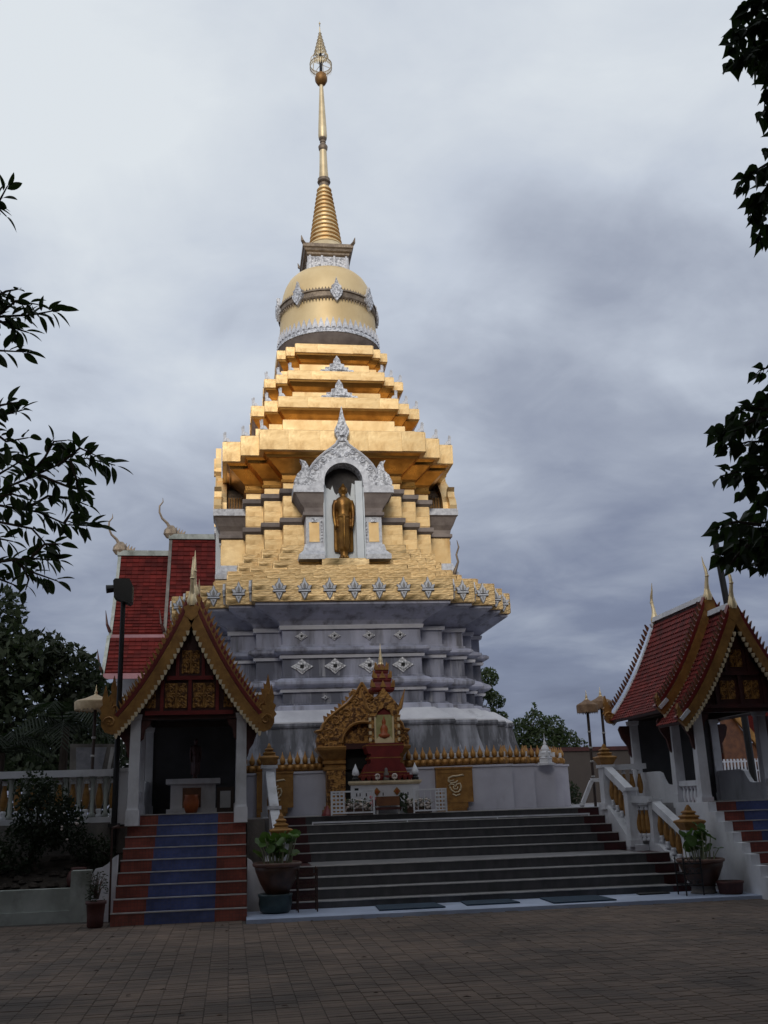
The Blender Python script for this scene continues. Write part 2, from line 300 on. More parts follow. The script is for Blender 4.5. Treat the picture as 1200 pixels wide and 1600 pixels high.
def leafmat(name, c1, c2, rough=0.5, rnd=0.25):
    m = mat(name, c1, c2, 1.3, rough, 0, 0, rnd=rnd); t = m.node_tree
    bs = [x for x in t.nodes if x.type == 'BSDF_PRINCIPLED'][0]; out = [x for x in t.nodes if x.type == 'OUTPUT_MATERIAL'][0]
    tr = t.nodes.new('ShaderNodeBsdfTranslucent'); tr.inputs[0].default_value = (c1[0]*1.3, c1[1]*1.5, c1[2]*0.8, 1)
    mx = t.nodes.new('ShaderNodeMixShader'); mx.inputs[0].default_value = 0.25
    t.links.new(bs.outputs[0], mx.inputs[1]); t.links.new(tr.outputs[0], mx.inputs[2]); t.links.new(mx.outputs[0], out.inputs[0]); return m
M['leaf'] = leafmat('dark_green_leaf', (0.035, 0.060, 0.018), (0.022, 0.040, 0.013))
M['leaf_far'] = leafmat('far_tree_leaf', (0.050, 0.075, 0.026), (0.026, 0.045, 0.016))
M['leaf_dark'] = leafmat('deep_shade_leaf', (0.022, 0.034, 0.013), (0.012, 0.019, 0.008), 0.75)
M['leaf_lotus'] = leafmat('lotus_leaf', (0.085, 0.15, 0.035), (0.05, 0.10, 0.025), 0.45)
M['palm'] = leafmat('palm_frond', (0.013, 0.022, 0.009), (0.008, 0.014, 0.006), 0.85)
M['stem'] = mat('pale_stem', (0.30, 0.33, 0.20), (0.2, 0.22, 0.13), 8, 0.6)
M['dry_stem'] = mat('dry_brown_stem', (0.10, 0.06, 0.04), (0.06, 0.035, 0.025), 8, 0.8)
random.seed(7)
# ------------------------------------------------------------------ ground
g = MB(); g.box(-600, 600, -600, 900, -0.6, -0.009)
ground = tag(g.build('courtyard_ground', M['ground']), 'brown block paved courtyard in front of the temple', kind='structure')
pv = []
rng = random.Random(3)
for i in range(-45, 80):
    for j in range(-20, 100):
        x = -0.1 + i*0.2; y = 7.0 + j*0.1 + (0.05 if i % 2 else 0)
        if y > 16.9 or (y > 16.35 and -1.9 < x < 0.4): continue
        p = proj((x, y, 0))
        if p is None or not (-700 < p[0] < 1900 and p[1] < 2100): continue
        if (y > 15.8 and x > 0.25) or (y > 15.5 and 8.4 < x < 10.8): continue
        pv.append((p[2] if -20 < p[0] < 1220 and p[1] < 1620 else 99, x, y))
pv.sort()
def paver_geo(b, x, y, dz):
    a, c, h = 0.0982, 0.0482, 0.005
    b.add([(x-a,y-c,-0.02),(x+a,y-c,-0.02),(x+a,y+c,-0.02),(x-a,y+c,-0.02),(x-a,y-c,dz-h),(x+a,y-c,dz-h),(x+a,y+c,dz-h),(x-a,y+c,dz-h),
           (x-a+h,y-c+h,dz),(x+a-h,y-c+h,dz),(x+a-h,y+c-h,dz),(x-a+h,y+c-h,dz)],
          [(0,1,5,4),(1,2,6,5),(2,3,7,6),(3,0,4,7),(4,5,9,8),(5,6,10,9),(6,7,11,10),(7,4,8,11),(8,9,10,11)])
pb = MB(); paver_geo(pb, 0, 0, 0); p0 = None
for k, (d, x, y) in enumerate(pv[:300]):
    loc = (x, y, rng.uniform(-0.003, 0.002)); rot = (rng.uniform(-.008,.008), rng.uniform(-.006,.006), rng.uniform(-.008,.008))
    if p0 is None: p0 = pb.build('paver', M['paver'], ground, loc=loc)
    else: inst(p0, ground, loc, rot)
pf = MB()
for d, x, y in pv[300:]: paver_geo(pf, x+rng.uniform(-.002,.002), y+rng.uniform(-.002,.002), rng.uniform(-0.004, 0.002))
tag(pf.build('paver_field', M['paver'], ground), kind='stuff')

# scattered dry leaves
dl = MB()
for k in range(70):
    x = rng.uniform(-3, 7); y = rng.uniform(8.5, 16); s_ = rng.uniform(.025, .05); a = rng.uniform(0, 6.28)
    c_, n_ = math.cos(a)*s_, math.sin(a)*s_
    dl.add([(x-c_, y-n_, .012), (x+n_*.5, y-c_*.5, .02), (x+c_, y+n_, .010), (x-n_*.5, y+c_*.5, .022)], [(0,1,2,3)])
tag(dl.build('fallen_leaves', M['dry_stem']), 'dry leaves scattered over the paved courtyard', 'leaves', kind='stuff')

# forecourt slab, raised terrace
DECK = 1.44
b = MB(); b.box(0.26, 8.9, 15.85, 17.06, -0.3, 0.05)
tag(b.build('forecourt_slab', M['slab']), 'pale blue painted slab at the foot of the wide steps', kind='structure')
b = MB(); b.box(0.9, 7.9, 20.78, 42, -0.3, DECK); b.box(-14, 0.9, 19.1, 42, -0.3, DECK-.002); b.box(7.9, 22, 19.4, 42, -0.3, DECK-.002)
tag(b.build('temple_terrace', [M['deck_tile']]), 'raised tiled terrace round the golden stupa', kind='structure')
b = MB(); b.box(-14, -1.75, 18.9, 19.098, -0.3, DECK+.03); b.box(0.3, 0.62, 18.8, 19.098, -0.3, DECK)
tag(b.build('retaining_wall', M['stone_wall']), 'grey stained retaining wall of the raised terrace on the left', 'wall')
b = MB(); b.add([(-14,18.9,.9),(-14,17.55,.42),(-2.2,17.55,.40),(-1.72,18.9,.95),(-14,18.9,-.3),(-14,17.55,-.3),(-2.2,17.55,-.3),(-1.72,18.9,-.3)],
      [(0,1,2,3),(1,5,6,2),(2,6,7,3),(0,3,7,4),(0,4,5,1)])
for k in range(160):
    x = rng.uniform(-6, -2.3); y = rng.uniform(17.6, 18.8); z = .42+(y-17.55)*.38; r = rng.uniform(.03, .11)
    b.lathe([(0.001, -r*.3), (r, 0), (r*.6, r*.5), (0.001, r*.65)], x, y, z, 5)
tag(b.build('soil_bed', M['soil']), 'dark sloping soil bed behind the low garden wall', kind='structure')

# ------------------------------------------------------------------ wide main staircase
ms = thing('main_staircase', 'wide dark granite stairs with maroon ends leading up to the stupa', 'stairs', (4.4, 17.06, 0))
y = 17.06
for k in range(9):
    lo = k < 4
    xl, xr = (0.98, 7.95) if lo else (1.05, 7.66)
    y0 = 17.06 + .34*k + (1.0 if k >= 4 else 0) ; z1 = .16*(k+1)
    y1 = 20.779; z0 = .16*k - (.02 if k else .3)
    if k: z0 = .16*k
    b = MB(); b.box(xl+.45, xr-.45, y0, y1, z0, z1-.012); st_ = b.build('step', M['grey_tile'], ms)
    for (a, c) in ((xl, xl+.449), (xr-.449, xr)):
        e = MB(); e.box(a, c, y0-.002, y1, z0, z1-.011); e.build('end_panel', M['maroon_tile'], st_)
    e = MB(); e.box(xl+.01, xr-.01, y0-.022, y0+.05, z1-.012, z1+.004); e.build('nosing', M['nosing'], st_)
    e = MB(); e.box(xl+.451, xr-.451, y0+.051, y1-.001, z1-.012, z1); e.build('tread', M['deck_tile'], st_)
b = MB(); b.bar((1.55, 19.78, 1.33), (7.1, 19.78, 1.325), .03, .03)
for x in (1.56, 3.4, 5.2, 7.08): b.box(x-.012, x+.012, 19.76, 19.78, 1.285, 1.32)
b.build('edge_rail', M['white'], ms)
mg = 'dark mats laid at the foot of the wide steps'
for k, (x0, x1, yy0, yy1, lab) in enumerate(((2.3, 3.35, 16.2, 16.98, 'dark blue mat nearest the left pot at the foot of the wide steps'),
        (3.72, 4.6, 16.35, 17.0, 'dark blue mat between two others at the foot of the wide steps'),
        (5.05, 6.1, 16.05, 16.95, 'dark blue mat on the right of three at the foot of the wide steps'),
        (6.75, 7.3, 16.72, 17.0, 'small black mat beside the iron rack by the right pot'))):
    b = MB(); b.prism([(x0,yy0),(x1,yy0+.03),(x1-.03,yy1),(x0+.04,yy1-.02)], 'xy', .054, .072); tag(b.build('floor_mat', M['mat_blue'] if k < 3 else M['black_metal']), lab, 'mat', mg)

# ------------------------------------------------------------------ the stupa
XC, YC = 2.93, 27.5
chedi = thing('golden_stupa', 'tall golden stupa with a slender spire on a grey stepped base', 'stupa', (XC, YC, DECK))
def rl(F, a, bb, z):              # square with stepped corners, counter-clockwise
    if bb is None:
        S = F+2*a; c = [(F,-S),(F,-S+a),(F+a,-S+a),(F+a,-S+2*a),(F+2*a,-S+2*a)]
    else:
        S = F+2*a+2*bb; c = [(F,-S),(F,-S+bb),(F+a,-S+bb),(F+a,-S+2*bb),(F+2*a,-S+2*bb),(F+2*a,-S+2*bb+a),(F+2*a+bb,-S+2*bb+a),(F+2*a+bb,-S+2*bb+2*a),(S,-S+2*bb+2*a)]
    out = []
    for k in range(4):
        for (x, y) in c:
            for _ in range(k): x, y = -y, x
            out.append((XC+x, YC+y, z))
    return out
def tier(name, m, F, a, bb, prof, parent=chedi):
    b = MB(); b.loft([rl(F+d, a, bb, z) for d, z in prof]); return b.build(name, m, parent)
A5, B5 = .62, .37
tier('base_wall', M['wall_pale'], 3.32, A5, B5, [(0, DECK-.1), (0, 2.33), (.03, 2.335), (.03, 2.38), (-.3, 2.385)])
tier('lotus_band', M['gold_dull'], 3.22, A5, B5, [(0, 2.375), (.03, 2.42), (.03, 2.53), (-.02, 2.56), (-.25, 2.565)])
tier('parapet_backing', M['white'], 3.20, A5, B5, [(.02, 2.5), (.02, 2.66), (-.2, 2.665)])
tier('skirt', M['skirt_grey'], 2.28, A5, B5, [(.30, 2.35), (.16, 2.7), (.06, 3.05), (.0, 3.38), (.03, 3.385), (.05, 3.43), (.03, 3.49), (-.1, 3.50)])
tier('sloping_ledge', M['silver_slope'], 1.70, A5, B5, [(.60, 3.48), (.60, 3.52), (.24, 3.80), (.20, 3.82), (.0, 3.83)])
tier('base_course', M['silver'], 1.70, A5, B5, [(.16, 3.80), (.14, 3.92), (.07, 3.95), (0.0, 3.955)])
for zb, zt, zl, zc1 in ((3.94, 4.26, 4.32, 4.60), (4.58, 5.07, 5.14, 5.36)):
    tier('wall_band', M['silver_dark'], 1.70, A5, B5, [(.045, zb-.02), (.045, zb+.05), (0, zb+.06), (0, zt)])
    tier('drip_edge', M['silver_slope'], 1.70, A5, B5, [(.06, zt-.002), (.075, zl-.01), (.06, zl)])
    h = zc1-zl
    tier('cornice', M['silver'], 1.70, A5, B5, [(.02, zl-.01), (.05, zl+.1*h), (.17, zl+.3*h), (.20, zl+.42*h), (.20, zl+.62*h), (.15, zl+.8*h), (.03, zc1)])
tier('wall_band', M['silver'], 1.70, A5, B5, [(.045, 5.34), (.045, 5.40), (0, 5.41), (0, 5.77)])
tier('drip_edge', M['silver_slope'], 1.70, A5, B5, [(.06, 5.765), (.08, 5.85), (.07, 5.862)])
tier('flared_cove', M['silver'], 1.70, A5, B5, [(.03, 5.85), (.06, 5.90), (.12, 5.97), (.24, 6.04), (.40, 6.12), (.58, 6.21), (.63, 6.25), (.66, 6.26), (.66, 6.335)])
tier('ledge_fascia', M['gold_foil'], 2.42, A5, B5, [(-.03, 6.33), (0, 6.335), (0, 6.88), (-.05, 6.89)])
TERR = [(2.07, A5, B5, 6.86, 7.09), (1.74, A5, B5, 7.07, 7.27), (1.50, .58, .35, 7.25, 7.46), (1.85, .58, None, 7.44, 7.66), (1.70, .52, None, 7.64, 7.92), (1.62, .49, None, 7.90, 8.19)]
for F, a, bb, z0, z1 in TERR: tier('terrace_step', M['gold_foil'], F, a, bb, [(.03, z0), (0, z1), (-.05, z1+.012)])
tier('body', M['gold'], 1.57, .48, None, [(0, 8.15), (0, 9.92)])
for z in (8.75, 9.55):
    tier('string_course', M['stringer'], 1.57, .48, None, [(-.01, z-.02), (.09, z+.05), (.10, z+.16), (-.01, z+.20)])
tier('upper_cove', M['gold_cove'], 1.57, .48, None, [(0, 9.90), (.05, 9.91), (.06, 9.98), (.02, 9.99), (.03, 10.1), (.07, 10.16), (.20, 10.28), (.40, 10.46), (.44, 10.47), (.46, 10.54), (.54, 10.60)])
tier('upper_fascia', M['gold'], 1.57, .48, None, [(.55, 10.59), (.63, 10.60), (.63, 11.16), (.58, 11.19)])
def crown_tier(F, a, z0, z1, z2, z3):
    tier('tier_wall', M['gold'], F-.20, a, None, [(0, z0-.02), (0, z1)])
    tier('tier_strip', M['gold'], F-.13, a, None, [(0, z0+.3*(z1-z0)), (.015, z0+.35*(z1-z0)), (.015, z1-.03), (0, z1-.02)])
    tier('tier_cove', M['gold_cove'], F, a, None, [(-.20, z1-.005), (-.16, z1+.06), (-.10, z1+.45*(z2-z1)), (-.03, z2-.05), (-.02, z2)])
    tier('tier_fascia', M['gold'], F, a, None, [(-.02, z2-.005), (0, z2), (0, z3-.02), (-.03, z3)])
crown_tier(1.66, .36, 11.19, 11.84, 12.13, 12.47)
crown_tier(1.36, .32, 12.47, 12.83, 13.14, 13.43)
crown_tier(1.12, .25, 13.43, 13.86, 14.15, 14.45)
# separate sheets of gilt metal nailed over the stepped terrace and the body
shb = MB(); shb.add([(-.5,0,-.5),(.5,0,-.5),(.5,0,.5),(-.5,0,.5),(-.5,-.012,-.5),(.5,-.012,-.5),(.5,-.012,.5),(-.5,-.012,.5)], [(0,1,5,4),(1,2,6,5),(2,3,7,6),(3,0,4,7),(4,5,6,7)])
SH0 = {}
def sheets(F, a, bb, S, z0, z1, rows, wtarget, m, tilt, rg):
    for k in (0, 1, 3):
        if bb is None: fac = [(-F, F, S)] + [q for s in (-1, 1) for q in ((s*F, s*(F+a), S-a), (s*(F+a), s*(F+2*a), S-2*a))]
        else: fac = [(-F, F, S)] + [q for s in (-1, 1) for q in ((s*F, s*(F+a), S-bb), (s*(F+a), s*(F+2*a), S-2*bb), (s*(F+2*a), s*(F+2*a+bb), S-2*bb-a), (s*(F+2*a+bb), s*S, S-2*bb-2*a))]
        for u0, u1, d in fac:
            if k and not ((u0+u1)/2*(1 if k == 3 else -1) > -F*.3): continue
            if u0 > u1: u0, u1 = u1, u0
            for r in range(rows):
                zz0 = z0+(z1-z0)*r/rows; zz1 = z0+(z1-z0)*(r+1)/rows
                n = max(1, round((u1-u0)/wtarget)); ed = [u0]+[u0+(u1-u0)*(i+rg.uniform(-.25,.25))/n for i in range(1, n)]+[u1]
                for i in range(n):
                    w_, h_ = ed[i+1]-ed[i]-.004, zz1-zz0-.004
                    loc = side0(k, (ed[i]+ed[i+1])/2, d+.004, (zz0+zz1)/2); rot = (rg.gauss(0, tilt), rg.gauss(0, tilt*.3), k*PI/2+rg.gauss(0, tilt))
                    if m not in SH0: SH0[m] = shb.build('gold_sheet', M[m], chedi, loc=loc); SH0[m].rotation_euler = rot; SH0[m].scale = (w_, 1, h_)
                    else: inst(SH0[m], chedi, loc, rot, (w_, 1, h_))
def side0(k, u, d, z):
    x, y = u, -d
    for _ in range(k): x, y = -y, x
    return (XC+x, YC+y, z)
rgs = random.Random(17)
sheets(2.20, .48, None, 3.16, 10.605, 11.155, 1, .75, 'gold', .010, rgs)
sheets(1.66, .36, None, 2.38, 12.135, 12.445, 1, .7, 'gold', .012, rgs)
sheets(1.36, .32, None, 2.00, 13.145, 13.405, 1, .7, 'gold', .012, rgs)
sheets(1.12, .25, None, 1.62, 14.155, 14.425, 1, .7, 'gold', .012, rgs)
sheets(2.42, A5, B5, 4.40, 6.345, 6.875, 2, .62, 'gold_foil', .022, rgs)
for F, a, bb, z0, z1 in TERR: sheets(F, a, bb, F+2*a+(2*bb if bb else 0)+.012, z0+.03, z1-.004, 1, .62, 'gold_foil', .022, rgs)
sheets(1.57, .48, None, 2.53, 8.20, 8.73, 2, .4, 'gold', .012, rgs)
sheets(1.57, .48, None, 2.53, 8.97, 9.53, 2, .4, 'gold', .012, rgs)
# bell and spire
def lat(name, m, prof, n=48, parent=chedi, smooth=True, ang=40):
    b = MB(); b.lathe(prof, XC, YC, 0, n); return b.build(name, m, parent, smooth=smooth, ang=ang)
lat('bell_base', M['stringer'], [(1.2, 14.42), (1.30, 14.46), (1.52, 14.80), (1.56, 14.86), (1.50, 14.9)])
lat('bell', M['gold_dome'], [(1.50, 14.85), (1.49, 15.3), (1.47, 15.8), (1.455, 16.2), (1.425, 16.5), (1.37, 16.78), (1.30, 17.0), (1.20, 17.19), (1.07, 17.33), (.9, 17.43), (.6, 17.48)], 64)
lotus = lat('bell_lotus', M['silver_orn'], [(1.50, 14.84), (1.585, 14.88), (1.575, 14.97), (1.53, 15.05), (1.5, 15.06)], 64)
pb = MB(); pb.prism([(-.085, 0), (.085, 0), (.075, .12), (.045, .22), (0, .36), (-.045, .22), (-.075, .12)], 'xz', -.02, .03); pb.prism([(-.04, .02), (.04, .02), (0, .24)], 'xz', -.045, -.02)
p0 = None
for k in range(54):
    a = 2*PI*k/54; loc = (XC+1.535*math.sin(a), YC-1.535*math.cos(a), 15.02)
    if p0 is None: p0 = pb.build('lotus_petal', M['silver_tooth'], chedi, loc=loc)
    else: inst(p0, chedi, loc, (R(-4), 0, a))
lat('bell_ring', M['band_dark'], [(1.44, 16.02), (1.51, 16.03), (1.53, 16.07), (1.49, 16.09), (1.49, 16.24), (1.53, 16.26), (1.52, 16.31), (1.43, 16.33)], 64)
pb = MB()
for k in range(96):
    a = 2*PI*k/96; c_, s_ = math.cos(a), math.sin(a)
    for (z, h, r) in ((16.02, -.10, 1.50), (16.33, .08, 1.475)):
        x, y = XC+r*s_, YC-r*c_
        pb.add([(x-c_*.03, y-s_*.03, z), (x+c_*.03, y+s_*.03, z), (x, y, z+h), (x+s_*.03, y-c_*.03, z)], [(0,3,2),(3,1,2),(0,1,3)])
tag(pb.build('ring_fringe', M['band_dark'], chedi), kind='stuff')
pb = MB(); pb.prism([(0,-.30),(.10,-.16),(.17,-.04),(.19,.06),(.13,.10),(.15,.2),(.07,.26),(.03,.38),(0,.5),(-.03,.38),(-.07,.26),(-.15,.2),(-.13,.10),(-.19,.06),(-.17,-.04),(-.10,-.16)], 'xz', -.05, .06)
pb.prism([(0,-.2),(.11,.02),(0,.24),(-.11,.02)], 'xz', -.085, -.05)
p0 = None
for k in range(8):
    a = 2*PI*k/8 + .08; loc = (XC+1.53*math.sin(a), YC-1.53*math.cos(a), 16.18)
    if p0 is None: p0 = pb.build('bell_medallion', M['silver_orn'], chedi, loc=loc); p0.rotation_euler = (0, 0, a)
    else: inst(p0, chedi, loc, (0, 0, a))
# throne box above the bell
def sq(h, z): return [(XC-h, YC-h, z), (XC+h, YC-h, z), (XC+h, YC+h, z), (XC-h, YC+h, z)]
b = MB(); b.loft([sq(.60, 17.40), sq(.60, 17.96)]); b.build('throne_box', M['silver_orn'], chedi)
b = MB()
for k in range(4):
    a = k*PI/2; c_, s_ = math.cos(a), math.sin(a)
    for u in (-.56, -.19, .19, .56):
        p = (XC+u*c_+.605*s_, YC+u*s_-.605*c_)
        b.cbox(p[0], p[1], 17.44, .06, .06, .5)
tag(b.build('throne_pilaster', M['silver_tooth'], chedi), kind='stuff')
b = MB(); b.loft([sq(.62, 17.92), sq(.66, 17.96), sq(.66, 18.02), sq(.72, 18.06), sq(.74, 18.12), sq(.78, 18.16), sq(.78, 18.27), sq(.72, 18.31)])
for sx in (-1, 1):
    for sy in (-1, 1):
        b.tube([(XC+sx*.70, YC+sy*.70, 18.22), (XC+sx*.80, YC+sy*.80, 18.33), (XC+sx*.83, YC+sy*.83, 18.48)], [.07, .05, .012], 5)
b.build('throne_cornice', M['band_dark'], chedi)
pr = [(.66, 18.28), (.60, 18.40), (.54, 18.56)]
lat('cone_base', M['gold_pale'], pr + [(.48, 18.57)], 32)
pr = []
for k in range(14):
    t = k/14; r = .53*(1-t)+.205*t; z = 18.56+t*2.24; h = 2.24/14
    pr += [(r-.05, z), (r, z+.012), (r+.012, z+.03), (r, z+.062), (r-.055, z+.07), (r-.06, z+h-.002)]
lat('ringed_cone', M['gold'], pr, 32, ang=30)
lat('spire_collar', M['band_dark'], [(.14, 20.78), (.16, 20.92), (.19, 20.94), (.215, 20.99), (.19, 21.05), (.2, 21.10), (.13, 21.14)], 24)
lat('lower_shaft', M['gold_pale'], [(.155, 21.10), (.135, 21.5), (.115, 22.18)], 20)
lat('spire_collar', M['band_dark'], [(.105, 22.16), (.14, 22.22), (.155, 22.33), (.12, 22.40), (.08, 22.42), (.08, 22.48), (.10, 22.5), (.09, 22.56), (.12, 22.6), (.135, 22.66)], 24)
lat('upper_shaft', M['gold_pale'], [(.12, 22.64), (.145, 22.72), (.135, 23.1), (.10, 23.9), (.06, 24.78)], 20)
lat('spire_ball', M['gold_dull'], [(.06, 24.74), (.14, 24.8), (.205, 24.93), (.21, 25.04), (.17, 25.17), (.10, 25.24), (.06, 25.26)], 24)
lat('parasol_pole', M['black_metal'], [(.05, 25.24), (.045, 26.0), (.02, 26.8), (.008, 27.35)], 10)
def hoop(z, r, h, name, n=36, fringe=.09):
    b = MB()
    for k in range(n):
        a0 = 2*PI*k/n; a1 = 2*PI*(k+.62)/n; am = (a0+a1)/2
        P = lambda a, rr, zz: (XC+rr*math.cos(a), YC+rr*math.sin(a), zz)
        b.add([P(a0, r, z), P(a1, r, z), P(a1, r*.97, z+h), P(a0, r*.97, z+h), P(am, r*1.03, z-fringe), P(am, r*.97, z-fringe*.4)], [(0,1,2,3),(0,4,1)])
    ring = [(XC+r*.985*math.cos(2*PI*i/n), YC+r*.985*math.sin(2*PI*i/n), z+h) for i in range(n+1)]
    b.tube(ring, .014, 4); b.tube([(p[0], p[1], z) for p in ring], .012, 4)
    for k in range(4):
        a = k*PI/2+.4; b.bar((XC, YC, z+h), (XC+r*math.cos(a), YC+r*math.sin(a), z+h), .014, .014)
    return b.build(name, M['gold_pale'], chedi)
h0 = hoop(25.46, .37, .13, 'parasol_ring', 40, .14)
b = MB()
for k in range(6):
    a = k*PI/3+.2; b.tube([(XC+.36*math.cos(a), YC+.36*math.sin(a), 25.56), (XC+.33*math.cos(a), YC+.33*math.sin(a), 25.8), (XC+.2*math.cos(a), YC+.2*math.sin(a), 25.98)], .013, 4)
b.build('ring_hanger', M['gold_pale'], chedi)
for z, r in ((25.88, .235), (26.04, .20), (26.2, .165), (26.36, .13), (26.5, .10), (26.64, .07), (26.78, .045)): hoop(z, r, .07, 'parasol_tier', 20, .06)
b = MB(); b.tube([(XC, YC, 26.9), (XC, YC, 27.25)], [.025, .008], 6); b.lathe([(.001, 27.2), (.035, 27.27), (.001, 27.36)], XC, YC, 0, 8); b.build('spire_tip', M['gold_pale'], chedi)

# ornaments on the stepped base
def side(k, u, d, z):             # k: 0 front, 1 right, 3 left (u along the face, d outwards)
    x, y = u, -d
    for _ in range(k): x, y = -y, x
    return (XC+x, YC+y, z)
S5 = lambda F: F+2*A5+2*B5
half = [(0,-.29),(.06,-.20),(.10,-.09),(.175,-.06),(.12,-.02),(.19,.07),(.10,.075),(.11,.13),(.055,.17),(.03,.25),(0,.31)]
out = half + [(-x, z) for x, z in half[-2:0:-1]]
mb = MB(); mb.prism([(x*1.06, z*1.05) for x, z in out], 'xz', -.03, .03, 1)
mb.prism([(0,-.28),(.085,-.10),(-.085,-.10)], 'xz', -.06, -.03, 0); mb.prism([(0,-.20),(.035,-.12),(-.035,-.12)], 'xz', -.07, -.06, 1); mb.box(-.165, .165, -.07, -.03, -.07, -.03, 0)
mb.prism([(-.06,0),(.06,0),(.085,.10),(.03,.2),(0,.31),(-.03,.2),(-.085,.10)], 'xz', -.075, -.03, 0); mb.prism([(-.03,.02),(.03,.02),(.035,.09),(0,.17),(-.035,.09)], 'xz', -.085, -.075, 1)
for s in (-1, 1): mb.prism([(s*.07,-.01),(s*.15,-.01),(s*.19,.10),(s*.10,.07)], 'xz', -.07, -.03, 0)
m0 = None
F = 2.42
for k in (0, 1, 3):
    spots = [(i*.6, S5(F), .88) for i in range(-3, 4)]
    for s in (-1, 1):
        spots += [(s*(F+A5/2+.02), S5(F)-B5, .86), (s*(F+1.5*A5), S5(F)-2*B5, .86), (s*(F+2*A5+B5/2), S5(F)-2*B5-A5, .85), (s*(F+2*A5+1.5*B5), S5(F)-2*B5-2*A5, .85)]
    for u, d, sc in spots:
        loc = side(k, u, d+.012, 6.62)
        if m0 is None: m0 = mb.build('silver_medallion', [M['silver_white'], M['medal_ground']], chedi, loc=loc); m0.scale = (sc,1,sc)
        else: inst(m0, chedi, loc, (0, 0, k*PI/2), (sc, 1, sc))
db = MB(); db.prism([(0,-.19),(.10,-.10),(.27,0),(.10,.10),(0,.19),(-.10,.10),(-.27,0),(-.10,-.10)], 'xz', -.04, .02, 0)
db.prism([(0,-.13),(.17,0),(0,.13),(-.17,0)], 'xz', -.07, -.04, 0); db.prism([(-.045,-.04),(.045,-.04),(.045,.04),(-.045,.04)], 'xz', -.085, -.07, 1)
d0 = None
for k in (0, 1, 3):
    for z, sc, us in ((4.87, 1.0, (-1.24, -.44, .40, 1.22)), (5.60, .58, (-1.24, -.44, .41, 1.18)), (4.12, .32, (-.7, .15, .75))):
        for u in us:
            loc = side(k, u, S5(1.70), z)
            if d0 is None: d0 = db.build('diamond_boss', [M['silver_orn'], M['black_metal']], chedi, loc=loc)
            else: inst(d0, chedi, loc, (0, 0, k*PI/2), (sc, 1, sc))
# lotus-bud parapet
pb = MB(); prof = [(.02, 0), (.054, .03), (.064, .075), (.058, .12), (.036, .17), (.015, .215), (.005, .27)]
pb.lathe(prof, 0, 0, .14, 8); pb.lathe([(.05, 0), (.082, .03), (.085, .08), (.06, .125), (.02, .14)], 0, 0, 0, 8)
p0 = None
for k in (0, 1, 3):
    F = 3.20; n = 39
    spots = [((-F+.08 + i*(2*F-.16)/(n-1)), S5(F)) for i in range(n)]
    for s in (-1, 1):
        for j in range(4): spots.append((s*(F+.08+j*.15), S5(F)-B5)); spots.append((s*(F+A5+.08+j*.15), S5(F)-2*B5))
        for j in range(2): spots.append((s*(F+2*A5+.08+j*.17), S5(F)-2*B5-A5)); spots.append((s*(F+2*A5+B5+.08+j*.17), S5(F)-2*B5-2*A5))
    if k: spots = [q for q in spots if q[0]*(1 if k == 3 else -1) > (1.5)]   # only the forward part of the flanks can be seen
    for u, d in spots:
        loc = side(k, u, d+.05, 2.40)
        if p0 is None: p0 = pb.build('lotus_bud', M['gold_dull'], chedi, loc=loc, smooth=True)
        else: inst(p0, chedi, loc, (0, 0, k*PI/2+.3))
# corner antefixes and crown plaques
ab = MB(); ab.prism([(-.13,0),(.13,0),(.12,.16),(.14,.34),(.06,.20),(.02,.14),(-.05,.13),(-.10,.06)], 'xz', -.03, .03)
cb = MB(); hf = [(.36,0),(.34,.05),(.24,.06),(.25,.13),(.16,.14),(.15,.23),(.08,.25),(.07,.36),(0,.5)]
cb.prism(hf+[(-x, z) for x, z in hf[-2::-1]], 'xz', -.035, .035); cb.prism([(-.16,.04),(.16,.04),(0,.34)], 'xz', -.06, -.035)
a0 = c0 = None
for F, a, z, sc in ((2.20, .48, 11.19, .78), (1.66, .36, 12.47, .72), (1.36, .32, 13.43, .66)):
    for k in (0, 1, 3):
        S = F+2*a
        for s in (-1, 1):
            for i in range(3):
                loc = side(k, s*(F+i*a-.14*sc), S-i*a-.06, z-.01)
                if a0 is None: a0 = ab.build('corner_antefix', M['silver_tooth'], chedi, loc=loc); a0.scale = (s*sc, 1, sc)
                else: inst(a0, chedi, loc, (0, 0, k*PI/2), (s*sc, 1, sc))
        if F < 2:
            loc = side(k, .02, S-.05, z-.01)
            if c0 is None: c0 = cb.build('crown_plaque', M['silver_orn'], chedi, loc=loc); c0.scale = (1.45, 1, 1.1)
            else: inst(c0, chedi, loc, (0, 0, k*PI/2), (1.35, 1, .98))

